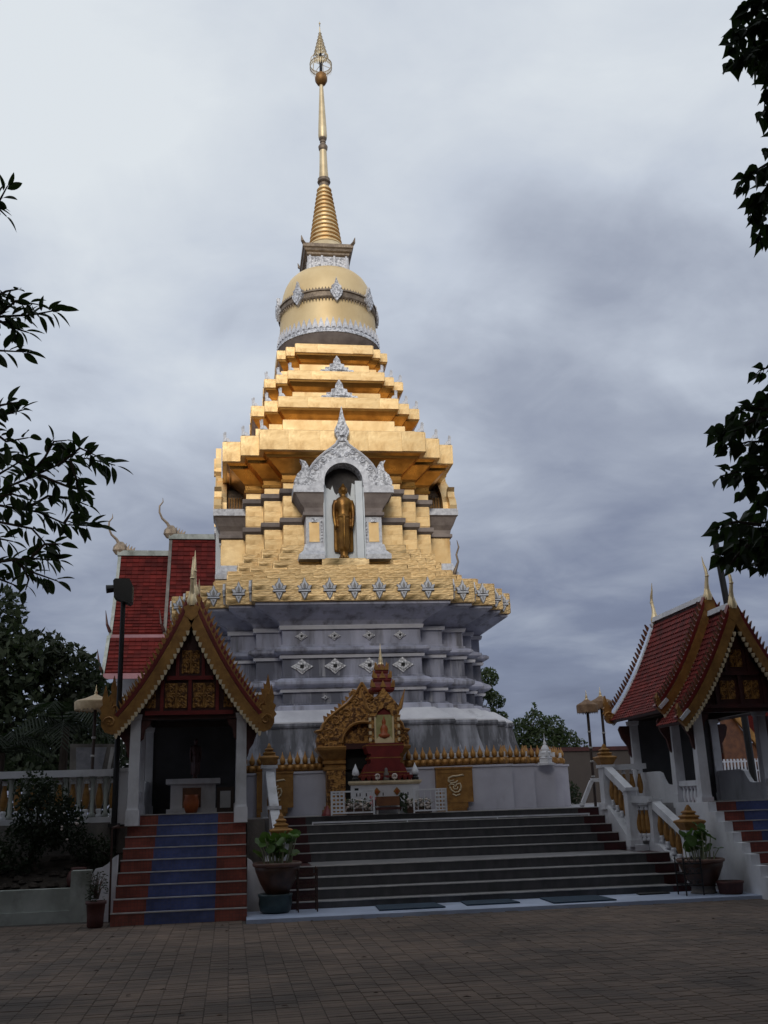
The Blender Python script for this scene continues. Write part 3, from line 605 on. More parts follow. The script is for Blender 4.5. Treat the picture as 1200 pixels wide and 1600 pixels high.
# niche porches on the three faces that can be seen
def porch(k):
    GA, GT = ('silver_orn', 'silver_tooth') if k == 0 else ('gold', 'gold')
    def put(b, name, m, parent=chedi, **kw):
        b.v = [side(k, p[0]-.06, p[1], p[2]) for p in b.v]
        return fixnormals(b.build(name, m, parent, **kw))
    for s in (-1, 1):
        bx = lambda b, u0, u1, d0, d1, z0, z1: b.box(min(s*u0, s*u1), max(s*u0, s*u1), d0, d1, z0, z1)
        b = MB(); bx(b, .53, .98, 2.5, 3.20, 8.02, 8.90); pier = put(b, 'pier', M[GT])
        b = MB(); bx(b, .64, .90, 3.195, 3.215, 8.10, 8.62); put(b, 'gold_panel', M['gold'], pier)
        b = MB()
        for i in range(7): bx(b, .555, .60, 3.2, 3.225, 8.1+i*.085, 8.15+i*.085)
        bx(b, .70, .84, 3.21, 3.25, 8.62, 8.72)
        tag(put(b, 'carved_edge', M['silver_orn'], pier), kind='stuff')
        b = MB()
        b.loft([[(s*x, d, z) for x, d in ((.52,2.5),(xo,2.5),(xo,do),(.52,do))] for xo, do, z in ((1.18,3.36,7.62),(1.18,3.36,7.74),(1.06,3.28,7.86),(1.05,3.27,7.92),(1.02,3.24,8.03))])
        put(b, 'pier_base', M['silver_tooth'])
        b = MB()
        b.loft([[(s*x, d, z) for x, d in ((.52,2.5),(xo,2.5),(xo,do),(.52,do))] for xo, do, z in ((1.02,3.24,8.78),(1.05,3.27,8.80),(1.05,3.27,8.88),(1.0,3.22,8.90),(1.02,3.24,9.0),(1.12,3.30,9.12),(1.24,3.38,9.33),(1.28,3.40,9.36),(1.28,3.40,9.37))])
        put(b, 'capital', M['stringer'])
        b = MB(); bx(b, .52, 1.30, 2.5, 3.42, 9.372, 9.56); put(b, 'entablature', M['silver_tooth'])
        # claw scroll at the foot of the gable
        b = MB(); b.prism([(s*x, z) for x, z in ((.80,9.56),(1.26,9.56),(1.28,9.68),(1.20,9.86),(1.08,9.98),(1.06,10.14),(1.12,10.26),(.98,10.22),(.90,10.08),(.88,9.9),(.82,9.75))], 'xz', 3.20, 3.40)
        b.v = [(p[0], p[1], p[2]) for p in b.v]; put(b, 'gable_scroll', M[GA])
    arc = [(.5*math.cos(t), 9.68+.5*math.sin(t)) for t in [PI*i/18 for i in range(19)]]
    outer = [(1.02,9.56),(.98,9.95),(.90,10.2),(.80,10.42),(.66,10.64),(.48,10.86),(.30,11.04),(.17,11.18),(.12,11.32)]; outer = [(x, 9.56+(z-9.56)*.73) for x, z in outer]
    poly = outer + [(-x, z) for x, z in outer[::-1]] + [(-.5, 9.56)] + arc[::-1] + [(.5, 9.56)]
    b = MB(); b.prism(poly, 'xz', 3.06 if k else 2.8, 3.34); gb = put(b, 'gable', M[GA])
    if k:
        b = MB(); va = [(.66*math.cos(t), 9.95+.55*math.sin(t)) for t in [PI*i/12 for i in range(13)]]
        b.prism([(.66, 9.56)] + va + [(-.66, 9.56)], 'xz', 2.4, 3.05); put(b, 'vault', M['band_dark'])
        b = MB()
        for i in range(6):
            for s in (-1, 1): b.cbox(s*.70, 2.62+i*.075, 9.56, .05, .045, .5)
        tag(put(b, 'vault_rib', M['gold_dull']), kind='stuff')
    b = MB(); ring = []
    for i in range(19):
        t = PI*i/18; ring.append((.5*math.cos(t), 9.68+.5*math.sin(t), .66*math.cos(t), 9.69+.62*math.sin(t)))
    ring = [(.5, 9.56, .85, 9.56)] + ring + [(-.5, 9.56, -.85, 9.56)]
    pl = [(q[2], q[3]) for q in ring] + [(q[0], q[1]) for q in ring[::-1]]
    b.prism(pl, 'xz', 3.33, 3.42); put(b, 'arch_moulding', M[GT], gb)
    b = MB()
    for s in (-1, 1):   # raised scrolls of foliage
        for (cx, cz, r) in ((.26, 10.50, .10), (.52, 10.28, .10), (.72, 10.05, .10), (.10, 10.42, .06), (.86, 9.78, .09)):
            b.tube([(s*(cx+r*(1-i/16)*math.cos(i*.62)), 3.345, cz+r*(1-i/16)*math.sin(i*.62)) for i in range(16)], .028, 5)
        b.tube([(s*x*.96, 3.35, z-.03) for x, z in outer], .035, 5)
    tag(put(b, 'foliage_relief', M[GT], gb), kind='stuff')
    b = MB(); hf = [(.11,10.80),(.13,10.90),(.19,11.02),(.19,11.13),(.12,11.28),(.06,11.48),(0,11.80)]
    b.prism(hf + [(-x, z) for x, z in hf[-2::-1]], 'xz', 3.22, 3.38); hf2 = [(x*.6, 11.1+(z-11.1)*.55) for x, z in hf]
    b.prism(hf2 + [(-x, z) for x, z in hf2[-2::-1]], 'xz', 3.375, 3.43); put(b, 'gable_finial', M[GA])
    # niche lining
    b = MB(); b.box(-.6, .6, 2.4, 3.34, 7.46, 7.64); put(b, 'niche_floor', M['gold_foil'])
    rg = random.Random(5+k); top = [(x/10*.52, 9.66 + rg.uniform(-.12,.10) - (.18 if abs(x) < 5 else 0)) for x in range(10, -11, -1)]
    b = MB(); b.prism([(-.52, 7.64), (.52, 7.64)] + top, 'xz', 2.98, 3.04); put(b, 'painted_back', M['niche_white'])
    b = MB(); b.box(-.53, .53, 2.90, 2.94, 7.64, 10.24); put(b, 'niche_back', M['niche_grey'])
    for s in (-1, 1):
        b = MB(); b.box(min(s*.50, s*.528), max(s*.50, s*.528), 2.6, 3.3 if s < 0 else 3.36, 7.64, 9.70 if s > 0 else 9.56); rv = put(b, 'painted_reveal', M['niche_white'])
    b = MB(); b.box(.31, .49, 3.2, 3.3, 7.64, 9.72)
    put(b, 'loose_board', M['niche_white']) if k == 0 else None
for k in (0, 1, 3): porch(k)
# curled leaf finials where the flank porches meet the terrace
for x, s in ((XC+3.12, 1),):
    b = MB(); b.tube([(x, 26.1, 7.5), (x+s*.10, 26.1, 7.75), (x+s*.2, 26.1, 8.0), (x+s*.16, 26.1, 8.2), (x+s*.24, 26.1, 8.42), (x+s*.2, 26.1, 8.62)], [.07, .05, .03, .028, .022, .008], 6)
    b.build('curled_finial', M['band_dark'], chedi, smooth=True)
chedi.rotation_euler = (0, R(-0.6), 0)
for o in list(bpy.data.objects):
    if o.parent == chedi and o.name.startswith(('terrace', 'ledge_f')): fixnormals(o)

# standing Buddha in the front niche: one continuous figure
def figure(x, y, z, H, name, m='bronze_gold'):
    b = MB(); q = H/2.06; vx = 0.02*max(q, .5)
    def el(cz, hw, hd, ox=0, oy=0, n=20): return [(x+ox+hw*math.cos(2*PI*i/n), y+oy+hd*math.sin(2*PI*i/n), z+cz*H) for i in range(n)]
    b.loft([el(0, .15, .11), el(.03, .15, .11), el(.035, .115, .10), el(.10, .12, .10), el(.12, .16, .115), el(.22, .17, .12), el(.38, .175, .13), el(.50, .19, .14), el(.555, .165, .125), el(.62, .165, .12),
            el(.70, .20, .13), el(.755, .22, .125), el(.79, .19, .11), el(.815, .08, .075), el(.85, .065, .065)])
    b.loft([el(.10, .26, .03, 0, .07), el(.14, .285, .04, 0, .07), el(.4, .28, .045, 0, .07), el(.62, .27, .045, 0, .06), el(.74, .24, .05, 0, .03), el(.79, .16, .05)])
    b.loft([el(.845, .055, .055, 0, -.01), el(.865, .085, .095, 0, -.012), el(.895, .105, .12, 0, -.012), el(.925, .10, .115, 0, -.008), el(.95, .07, .075), el(.965, .045, .045), el(.985, .03, .03), el(1.0, .008, .008)])
    for s in (-1, 1):
        b.tube([(x+s*.21, y, z+.765*H), (x+s*.265, y+.01, z+.69*H), (x+s*.275, y, z+.58*H), (x+s*.255, y-.05, z+.47*H), (x+s*.235, y-.06, z+.42*H), (x+s*.23, y-.06, z+.385*H)], [.07, .07, .058, .045, .045, .02], 10)
        b.tube([(x+s*.105, y, z+.93*H), (x+s*.115, y, z+.86*H)], [.025, .02], 6)
        b.tube([(x+s*.07, y-.02, z+.02*H), (x+s*.08, y-.16, z+.015*H)], [.055, .04], 8)
    b.lathe([(.001, -.02), (.02, 0), (.001, .035)], x, y-.135, z+.885*H, 6)
    b.tube([(x-.17, y-.06, z+.555*H), (x, y-.15, z+.545*H), (x+.17, y-.06, z+.555*H)], .028, 6)
    b.tube([(x, y-.145, z+.54*H), (x, y-.15, z+.3*H), (x, y-.13, z+.14*H)], [.03, .035, .02], 6)
    b.v = [(x+(v[0]-x)*q*.92, y+(v[1]-y)*q, v[2]) for v in b.v]
    o = b.build(name, M[m])
    md = o.modifiers.new('r', 'REMESH'); md.mode = 'VOXEL'; md.voxel_size = vx; md.use_smooth_shade = True
    sm = o.modifiers.new('s', 'SMOOTH'); sm.iterations = 3
    return o
bd = figure(2.79, YC-3.17, 7.64, 2.06, 'buddha_statue')
tag(bd, 'standing gilded Buddha with lowered arms inside the white niche', 'statue')
# ------------------------------------------------------------------ gilded gateway against the base of the stupa
GX, GY = 2.84, 21.82
gate = thing('gilded_gateway', 'carved gold gateway with a dark doorway and pointed gable at the foot of the stupa', 'gateway', (GX, GY, DECK))
for s in (-1, 1):
    u = lambda a, c: (GX+min(s*a, s*c), GX+max(s*a, s*c))
    b = MB(); x0, x1 = u(.40, .80); b.box(x0, x1, GY+.04, 22.3, DECK, 2.36); pier = b.build('pier', M['gold_carved'], gate)
    b = MB(); x0, x1 = u(.385, .88); b.box(x0, x1, GY, 22.3, DECK-.01, 1.55); x0, x1 = u(.39, .84); b.box(x0, x1, GY+.02, 22.3, 1.551, 1.62); b.build('pier_foot', M['gold_dull'], gate)
    b = MB(); b.loft([[(GX+s*x, y, z) for x, y in ((.39, 22.3), (xo, 22.3), (xo, GY+.9-xo), (.39, GY+.9-xo))] for xo, z in ((.80, 2.34), (.86, 2.37), (.86, 2.43), (.82, 2.44), (.82, 2.48), (.87, 2.5), (.87, 2.56), (.84, 2.57), (.92, 2.68), (1.02, 2.79), (1.03, 2.84), (1.0, 2.86))])
    fixnormals(b.build('capital', M['gold_dull'], gate))
b = MB(); b.box(GX-.40, GX+.40, GY+.06, 22.28, 2.80, 2.92); b.build('lintel', M['red_wood'], gate)
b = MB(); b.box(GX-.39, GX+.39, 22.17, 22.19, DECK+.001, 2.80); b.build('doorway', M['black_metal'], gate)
hf = [(1.0,2.865),(1.02,3.0),(.98,3.12),(1.06,3.2),(.93,3.22),(.90,3.34),(.84,3.40),(.80,3.46),(.62,3.60),(.48,3.70),(.36,3.78),(.27,3.86),(.17,3.98),(.08,4.11),(0,4.24)]
arc = [(.42*math.cos(PI*i/14), 2.93+.40*math.sin(PI*i/14)) for i in range(15)]
b = MB(); b.prism([(GX+x, z) for x, z in hf + [(-x, z) for x, z in hf[-2::-1]] + [(-.42, 2.865)] + arc[::-1] + [(.42, 2.865)]], 'xz', GY+.0, GY+.32); gb = fixnormals(b.build('gable', M['gold_carved'], gate))
b = MB(); b.box(GX-.44, GX+.44, GY+.12, GY+.2, 2.92, 3.36); b.build('tympanum', M['gold_carved'], gate)
b = MB(); b.tube([(GX+x*1.1, GY-.01, 2.93+(z-2.93)*1.1) for x, z in arc], .035, 6)
for s in (-1, 1):
    b.tube([(GX+s*x*.97, GY-.005, z-.015) for x, z in hf[3:]], .03, 5)
    for (cx, cz, r) in ((.72,3.12,.13),(.6,3.4,.12),(.35,3.55,.12),(.15,3.8,.1),(.2,4.0,.05),(.88,2.98,.07)):
        b.tube([(GX+s*(cx+r*(1-i/14)*math.cos(i*.65)), GY-.005, cz+r*(1-i/14)*math.sin(i*.65)) for i in range(14)], .022, 5)
b.build('scroll_relief', M['gold_dull'], gb)
b = MB()
for s in (-1, 1):
    for i in range(9):
        t = i/9; x = .84*(1-t)+.1*t; z = 3.43+ (.97*t)**1.15*.68
        b.prism([(GX+s*x, z-.02), (GX+s*(x-.08), z+.07), (GX+s*(x+.02), z+.10)], 'xz', GY+.1, GY+.16)
tag(fixnormals(b.build('gable_crest', M['gold_dull'], gate)), kind='stuff')

# ------------------------------------------------------------------ red spired shrine
SX, SY = 3.19, 21.28
sh = thing('red_spire_shrine', 'red lacquered shrine with a gold framed image and tiered spire behind the altar', 'shrine', (SX, SY, DECK))
def sqr(h, z, hy=None): hy = hy or h; return [(SX-h, SY-hy, z), (SX+h, SY-hy, z), (SX+h, SY+hy, z), (SX-h, SY+hy, z)]
b = MB(); b.loft([sqr(.54, DECK, .24), sqr(.54, 2.16, .24)]); b.build('plinth', M['red_wood'], sh)
pr = [(.56,2.161),(.56,2.20),(.50,2.205),(.50,2.25),(.45,2.255),(.43,2.33),(.38,2.42),(.36,2.45),(.31,2.455),(.31,2.52),(.34,2.53),(.34,2.58),(.31,2.59),(.31,2.64),(.36,2.66),(.40,2.78),(.40,2.84),(.33,2.86)]
b = MB(); b.loft([sqr(h, z, min(h, .30)) for h, z in pr]); pd = b.build('pedestal', M['red_paint'], sh)
for h, z in ((.562, 2.19), (.455, 2.262), (.345, 2.555), (.405, 2.81)):
    b = MB(); b.loft([sqr(h, z, min(h, .30)+.004), sqr(h, z+.018, min(h, .30)+.004)]); b.build('gilt_band', M['gold_dull'], pd)
b = MB(); b.loft([sqr(.26, 2.86, .22), sqr(.26, 3.62, .22)]); b.build('body', M['red_paint'], sh)
b = MB()
for s in (-1, 1):
    b.box(SX+s*.26-.05, SX+s*.26+.05, SY-.26, SY-.21, 2.86, 3.5)
b.build('post', M['gold_carved'], sh)
b = MB()
for s in (-1, 1):
    b.box(SX+s*.19-.018, SX+s*.19+.018, SY-.262, SY-.221, 2.87, 3.42)
    for i in range(5): b.box(SX+s*.305-.02, SX+s*.305+.03, SY-.27, SY-.20, 2.9+i*.14, 2.97+i*.14)
b.prism([(SX-.19,2.865),(SX+.19,2.865),(SX+.19,2.92),(SX+.12,3.0),(SX,2.94),(SX-.12,3.0),(SX-.19,2.92)], 'xz', SY-.27, SY-.22)
b.build('gilt_frame', M['gold_pale'], sh)
b = MB(); b.box(SX-.172, SX+.172, SY-.225, SY-.2, 2.87, 3.45); b.build('niche_panel', mat('pale_green_gilt', (.55,.50,.24), (.40,.36,.15), 9, .4, .3), sh)
b = MB(); b.lathe([(.001,2.96),(.13,2.98),(.12,3.04),(.07,3.07),(.085,3.15),(.06,3.22),(.03,3.24),(.045,3.28),(.04,3.33),(.02,3.36),(.006,3.42)], SX, SY-.23, 0, 12, sy=.55); b.build('seated_image', M['orange'], sh, smooth=True)
hf = [(.30,3.42),(.34,3.5),(.33,3.62),(.27,3.70),(.2,3.78),(.1,3.9),(0,4.02)]
b = MB(); b.prism([(SX+x, z) for x, z in hf+[(-x, z) for x, z in hf[-2::-1]]+[(-.17,3.42),(-.13,3.52),(0,3.6),(.13,3.52),(.17,3.42)]], 'xz', SY-.28, SY-.20); fixnormals(b.build('arched_hood', M['gold_carved'], sh))
b = MB()
for s in (-1, 1):
    b.tube([(SX+s*.28, SY-.25, 3.52), (SX+s*.36, SY-.25, 3.6), (SX+s*.40, SY-.25, 3.74), (SX+s*.47, SY-.25, 3.98)], [.05, .05, .035, .008], 6)
b.build('horn_finial', M['gold_dull'], sh)
def roof_tier(h0, h1, z0, z1):
    b = MB(); b.loft([sqr(h0*.85, z0-.05), sqr(h0, z0), sqr(h0, z0+.05), sqr((h0+h1)/2*.92, (z0+z1)/2), sqr(h1, z1)]); rt = b.build('roof_tier', M['red_paint'], sh)
    b = MB()
    for sx in (-1, 1):
        b.prism([(SX+sx*(h0-.09),z0+.05),(SX+sx*h0,z0+.05),(SX+sx*(h0+.01),z0+.2),(SX+sx*(h0-.07),z0+.13)], 'xz', SY-h0-.02, SY-h0+.02)
        for q in (.5, ):
            b.lathe([(.03,0),(.045,.03),(.03,.09),(.006,.17)], SX+sx*(h1+.06), SY-h0+.06, z0+.06, 6)
    b.prism([(SX-.07,z0+.05),(SX+.07,z0+.05),(SX,z0+.2)], 'xz', SY-h0-.02, SY-h0+.02); fixnormals(b.build('tier_antefix', M['gold_dull'], rt))
roof_tier(.25, .17, 3.98, 4.20); roof_tier(.20, .12, 4.18, 4.38); roof_tier(.145, .06, 4.36, 4.54)
b = MB(); b.lathe([(.075,4.52),(.06,4.56),(.045,4.6),(.055,4.62),(.04,4.66),(.045,4.68),(.03,4.72),(.036,4.74),(.022,4.78),(.026,4.8),(.012,4.86),(.004,5.0)], SX, SY, 0, 12); b.build('spire', M['gold_pale'], sh, smooth=True)

# ------------------------------------------------------------------ altar table and offerings
al = thing('altar_table', 'white altar table with two gold diamonds before the red shrine', 'altar', (3.16, 20.95, DECK))
b = MB(); b.box(2.45, 3.87, 20.92, 21.02, DECK, 2.02); b.box(2.45, 3.87, 21.021, 21.03, DECK, 2.02); b.build('front_panel', M['white'], al)
b = MB(); b.loft([[(2.43,20.9,2.02),(3.89,20.9,2.02),(3.89,21.04,2.02),(2.43,21.04,2.02)],[(2.40,20.87,2.06),(3.92,20.87,2.06),(3.92,21.04,2.06),(2.40,21.04,2.06)],[(2.40,20.87,2.10),(3.92,20.87,2.10),(3.92,21.04,2.10),(2.40,21.04,2.10)]]); b.build('table_top', M['cream'], al)
b = MB(); b.prism([(-.075,0),(0,-.085),(.075,0),(0,.085)], 'xz', -.012, 0, 0); b.prism([(-.04,0),(0,-.045),(.04,0),(0,.045)], 'xz', -.022, -.012, 1)
d0 = b.build('diamond', [M['gold_dull'], M['orange']], al, loc=(2.98, 20.918, 1.88)); inst(d0, al, (3.40, 20.918, 1.88))
b = MB()
for x in (2.55, 2.62, 2.75, 3.1, 3.62): b.box(x, x+.02, 20.91, 20.92, 1.8, 1.86)
b.box(2.52, 2.60, 20.91, 20.92, 1.90, 1.96); b.build('small_fittings', M['black_metal'], al)
for x, side_ in ((2.55, 'left'), (3.80, 'right')):
    t = thing('lotus_lamp', f'white bud shaped lamp on a black foot at the {side_} end of the altar', 'lamp', (x, 20.95, 2.10), 'bud lamps on the altar ends')
    b = MB(); b.lathe([(.07,0),(.075,.05),(.05,.08),(.06,.10)], x, 20.95, 2.10, 10); b.build('foot', M['black_metal'], t)
    b = MB(); b.lathe([(.05,0),(.075,.03),(.07,.09),(.045,.15),(.012,.22),(.001,.25)], x, 20.95, 2.20, 12); b.build('bud', M['white'], t, smooth=True)
og = 'small red offering bowls along the altar'
b0 = None
for i, x in enumerate((2.70, 2.83, 2.93, 3.08, 3.2, 3.46, 3.58, 3.69)):
    b = MB(); b.lathe([(.025,0),(.03,.02),(.055,.06),(.06,.10),(.05,.095),(.02,.05)], 0, 0, 0, 10)
    if b0 is None: b0 = b.build('offering_bowl', M['red_paint'], None, loc=(x, 20.93, 2.10)); o = b0
    else: o = inst(b0, None, (x, 20.93, 2.10))
    tag(o, 'small red offering bowl, ' + ('leftmost', 'second from the left', 'third from the left', 'fourth from the left', 'fourth from the right', 'third from the right', 'second from the right', 'rightmost')[i] + ' of the row on the altar top', 'bowl', og)
for x, z, c, l in ((3.0, 2.12, 'flower_pale', 'pale flower garland ring left of the grey figurine on the altar'), (3.36, 2.12, 'flower_pale', 'pale flower garland ring right of the grey figurine on the altar')):
    b = MB(); b.tube([(x+.045*math.cos(i*.7), 20.90, z+.06+.045*math.sin(i*.7)) for i in range(10)], .02, 6); b.bar((x, 20.92, 2.10), (x, 20.92, 2.2), .02, .02); tag(b.build('flower_garland', M[c]), l, 'garland', 'garlands on the altar')
b = MB(); b.lathe([(.06,0),(.065,.04),(.05,.1),(.055,.14),(.03,.17),(.035,.2),(.03,.24),(.005,.26)], 3.19, 20.94, 2.10, 12); tag(b.build('figurine', M['stone_wall'], smooth=True), 'small grey seated figurine in the middle of the altar top', 'figurine')
t = thing('offering_stand', 'low brown wooden stand in front of the white altar', 'stand', (3.17, 20.7, DECK))
b = MB(); b.box(2.92, 3.40, 20.62, 20.86, 1.60, 1.78); b.build('box', M['brown_table'], t)
b = MB(); b.box(2.90, 3.42, 20.6, 20.87, 1.52, 1.57); b.build('shelf', M['red_wood'], t)
for x in (2.94, 3.38):
    b = MB(); b.box(x-.02, x+.02, 20.62, 20.66, DECK, 1.6); b.build('leg', M['nosing'], t)
# flowers
def flowers(x0, x1, z0, z1, n, label):
    t = thing('flower_bank', label, 'flowers', ((x0+x1)/2, 20.75, DECK), 'banks of flowers before the altar')
    rg = random.Random(int(x0*100)); pe = MB(); lv = MB()
    for i in range(n):
        x, y, z = rg.uniform(x0, x1), rg.uniform(20.68, 20.88), rg.uniform(z0, z1)
        if rg.random() < .6: pe.lathe([(.002,-.02),(.028,-.005),(.035,.015),(.012,.03)], x, y, z, 6)
        else:
            a = rg.uniform(0, 6.28); c_, s_ = math.cos(a)*.06, math.sin(a)*.06
            lv.add([(x-c_,y-s_,z),(x+s_*.4,y-.03,z+.02),(x+c_,y+s_,z+.05),(x-s_*.4,y+.02,z+.03)], [(0,1,2,3)])
    pe.build('blossoms', M['flower_pale'], t); lv.build('leaves', M['leaf_far'], t)
    b = MB(); b.box(x0, x1, 20.72, 20.86, DECK, z0+.03); b.build('planter', M['pot_brown'], t)
flowers(2.33, 2.86, 1.53, 1.72, 150, 'bank of pale flowers left of the low brown stand')
flowers(3.55, 4.08, 1.53, 1.70, 130, 'bank of pale flowers right of the low brown stand')
b = MB()
for i in range(5): b.lathe([(.002,-.02),(.035,0),(.03,.03),(.004,.05)], 2.86+rng.uniform(-.04,.06), 20.66, 1.6+i*.04, 6)
tag(b.build('pink_flowers', M['flower_pink']), 'few pink flowers at the left end of the low brown stand', 'flowers')
b = MB()
for i in range(40):
    a = rng.uniform(0, 6.28); z = rng.uniform(1.46, 1.82); x = 3.47+rng.uniform(-.08, .08)
    b.add([(x-.04*math.cos(a),20.66,z),(x,20.64,z-.03),(x+.05*math.cos(a),20.67-.03*math.sin(a),z+.03),(x,20.68,z+.05)], [(0,1,2,3)])
tag(b.build('leafy_sprig', M['leaf_dark']), 'dark green leafy sprig at the right end of the brown stand', 'plant')
def lattice(x0, x1, dens, label):
    t = thing('lattice_fence', label, 'fence', (x0, 20.55, DECK), 'white folding fences beside the altar')
    y = 20.55
    b = MB()
    for z in (1.47, 1.88): b.box(x0, x1, y, y+.03, z, z+.03)
    for x in (x0, x1-.03): b.box(x, x+.03, y+.001, y+.029, 1.44, 1.91)
    b.build('frame', M['white'], t)
    xa, xb = dens
    b = MB()
    for i in range(5): z = 1.53+i*.075; b.box(xa, xb, y+.006, y+.024, z, z+.035)
    for i in range(4): x = xa+(xb-xa)*i/3; b.box(x-.012, x+.012, y+.004, y+.026, 1.50, 1.88)
    b.build('lattice', M['white'], t)
    b = MB(); n = 5; xs = (x0+.1, x1-.06)
    for i in range(n): x = xs[0]+(xs[1]-xs[0])*i/(n-1); b.box(x-.005, x+.005, y+.01, y+.02, 1.5, 1.88)
    b.build('bar', M['white'], t)
lattice(1.99, 2.88, (2.02, 2.25), 'white folding fence left of the altar with close lattice on its left')
lattice(3.67, 4.37, (4.14, 4.34), 'white folding fence right of the altar with close lattice on its right')
b = MB(); b.lathe([(.12,0),(.11,.03),(.05,.13),(.02,.19),(.001,.2)], 1.93, 20.7, DECK, 10); tag(b.build('red_cone', M['red_paint']), 'red conical cover on the deck left of the white fence', 'cover')

# ------------------------------------------------------------------ gold relief panels on the base wall
def relief(x0, x1, label):
    t = thing('emblem_panel', label, 'panel', ((x0+x1)/2, 22.1, DECK), 'gold emblem panels on the base wall')
    b = MB(); b.box(x0, x1, 22.06, 22.19, 1.62, 2.33); b.build('board', M['gold_dull'], t)
    b = MB(); b.box(x0+.04, x1-.04, 22.05, 22.06, 2.24, 2.30); b.box(x0-.01, x1+.01, 22.04, 22.19, 2.331, 2.37); b.build('top_rim', M['gold_dull'], t)
    b = MB(); b.box(x0, x1-.12, 22.07, 22.19, 1.50, 1.619); b.box(x0, x1-.16, 22.03, 22.19, DECK, 1.499); b.build('foot', M['gold_dull'], t)
    cx, cz = (x0+x1)/2+.02, 1.98; y = 22.05
    b = MB()
    P = lambda pts, r: b.tube([(cx+x, y, cz+z) for x, z in pts], r, 6)
    P([(.20,.20),(.16,.22),(.06,.20),(-.06,.195),(-.15,.16),(-.165,.09),(-.10,.05),(0,.06),(.05,.10)], [.008]+[.02]*7+[.012])
    P([(-.15,-.02),(-.12,.03),(-.05,.02),(-.01,-.03),(.03,.03),(.10,.04),(.12,-.02),(.10,-.12)], .017)
    P([(-.14,-.02),(-.10,-.10),(-.02,-.15),(.06,-.14),(.10,-.08)], .016)
    P([(-.06,-.02),(-.04,-.08),(.03,-.08),(.05,-.03)], .014)
    P([(-.08,-.18),(0,-.22),(.09,-.19)], .016)
    P([(-.155,.12),(-.10,.10),(-.03,.115)], .012)
    b.build('emblem', M['cream'], t, smooth=True)
relief(4.47, 5.29, 'gold panel with a curling emblem on the base wall right of the altar')
relief(.55, 1.33, 'gold panel with a curling emblem behind the left stair newel')
# small white stupa on the wall corner
b = MB(); b.lathe([(.20,0),(.20,.05),(.15,.06),(.15,.14),(.17,.16),(.12,.18),(.12,.26),(.14,.28),(.09,.32),(.10,.36),(.07,.42),(.03,.46),(.04,.48),(.015,.55),(.004,.72)], 7.22, 22.75, 2.385, 4)
for a in range(4): b.prism([(7.22+.12*math.cos(a*PI/2)-.05, 2.58), (7.22+.12*math.cos(a*PI/2)+.05, 2.58), (7.22+.12*math.cos(a*PI/2), 2.74)], 'xz', 22.75+.12*math.sin(a*PI/2)-.02, 22.75+.12*math.sin(a*PI/2)+.02)
tag(b.build('small_stupa', M['white']), 'miniature white stupa on the right corner of the base wall', 'stupa model')

# ------------------------------------------------------------------ stairs of the two pavilions
def stairs(name, label, x0, x1, y0, rise, tread, n, back, flank=False):
    t = thing(name, label, 'stairs', ((x0+x1)/2, y0, 0), 'blue and red pavilion stairs')
    wd = x1-x0; ra, rb = x0+wd*.245, x1-wd*.24
    for k in range(n):
        y = y0+tread*k; z1 = rise*(k+1); z0 = rise*k if k else -.2
        b = MB(); b.box(x0, x1, y, back, z0, z1-.008); st_ = b.build('step', M['step_red'], t)
        b = MB(); b.box(ra, rb, y-.004, y+tread+.02 if k < n-1 else back, z0 if k else 0.001, z1-.004); b.build('blue_runner', M['step_blue'], st_)
        b = MB(); b.box(x0-.005, x1+.005, y-.018, y+.03, z1-.007, z1+.010); b.build('nosing', M['nosing'], st_)
    if flank:
        b = MB()
        for k in range(n):
            y = y0+tread*k-.28; b.box(x0-.16, x0-.006, y, back, (rise*k-.001 if k else -.2), rise*(k+1)-.0015)
        b.build('flank_wall', M['white'], t)
    return t
stairs('pavilion_stairs', 'blue and red tiled stairs up to the left pavilion', -1.76, .27, 16.35, .175, .29, 9, 19.148)
stairs('pavilion_stairs', 'blue and red tiled stairs beside a white stepped wall at the right edge', 8.62, 10.75, 15.55, .166, .262, 9, 18.748, True)

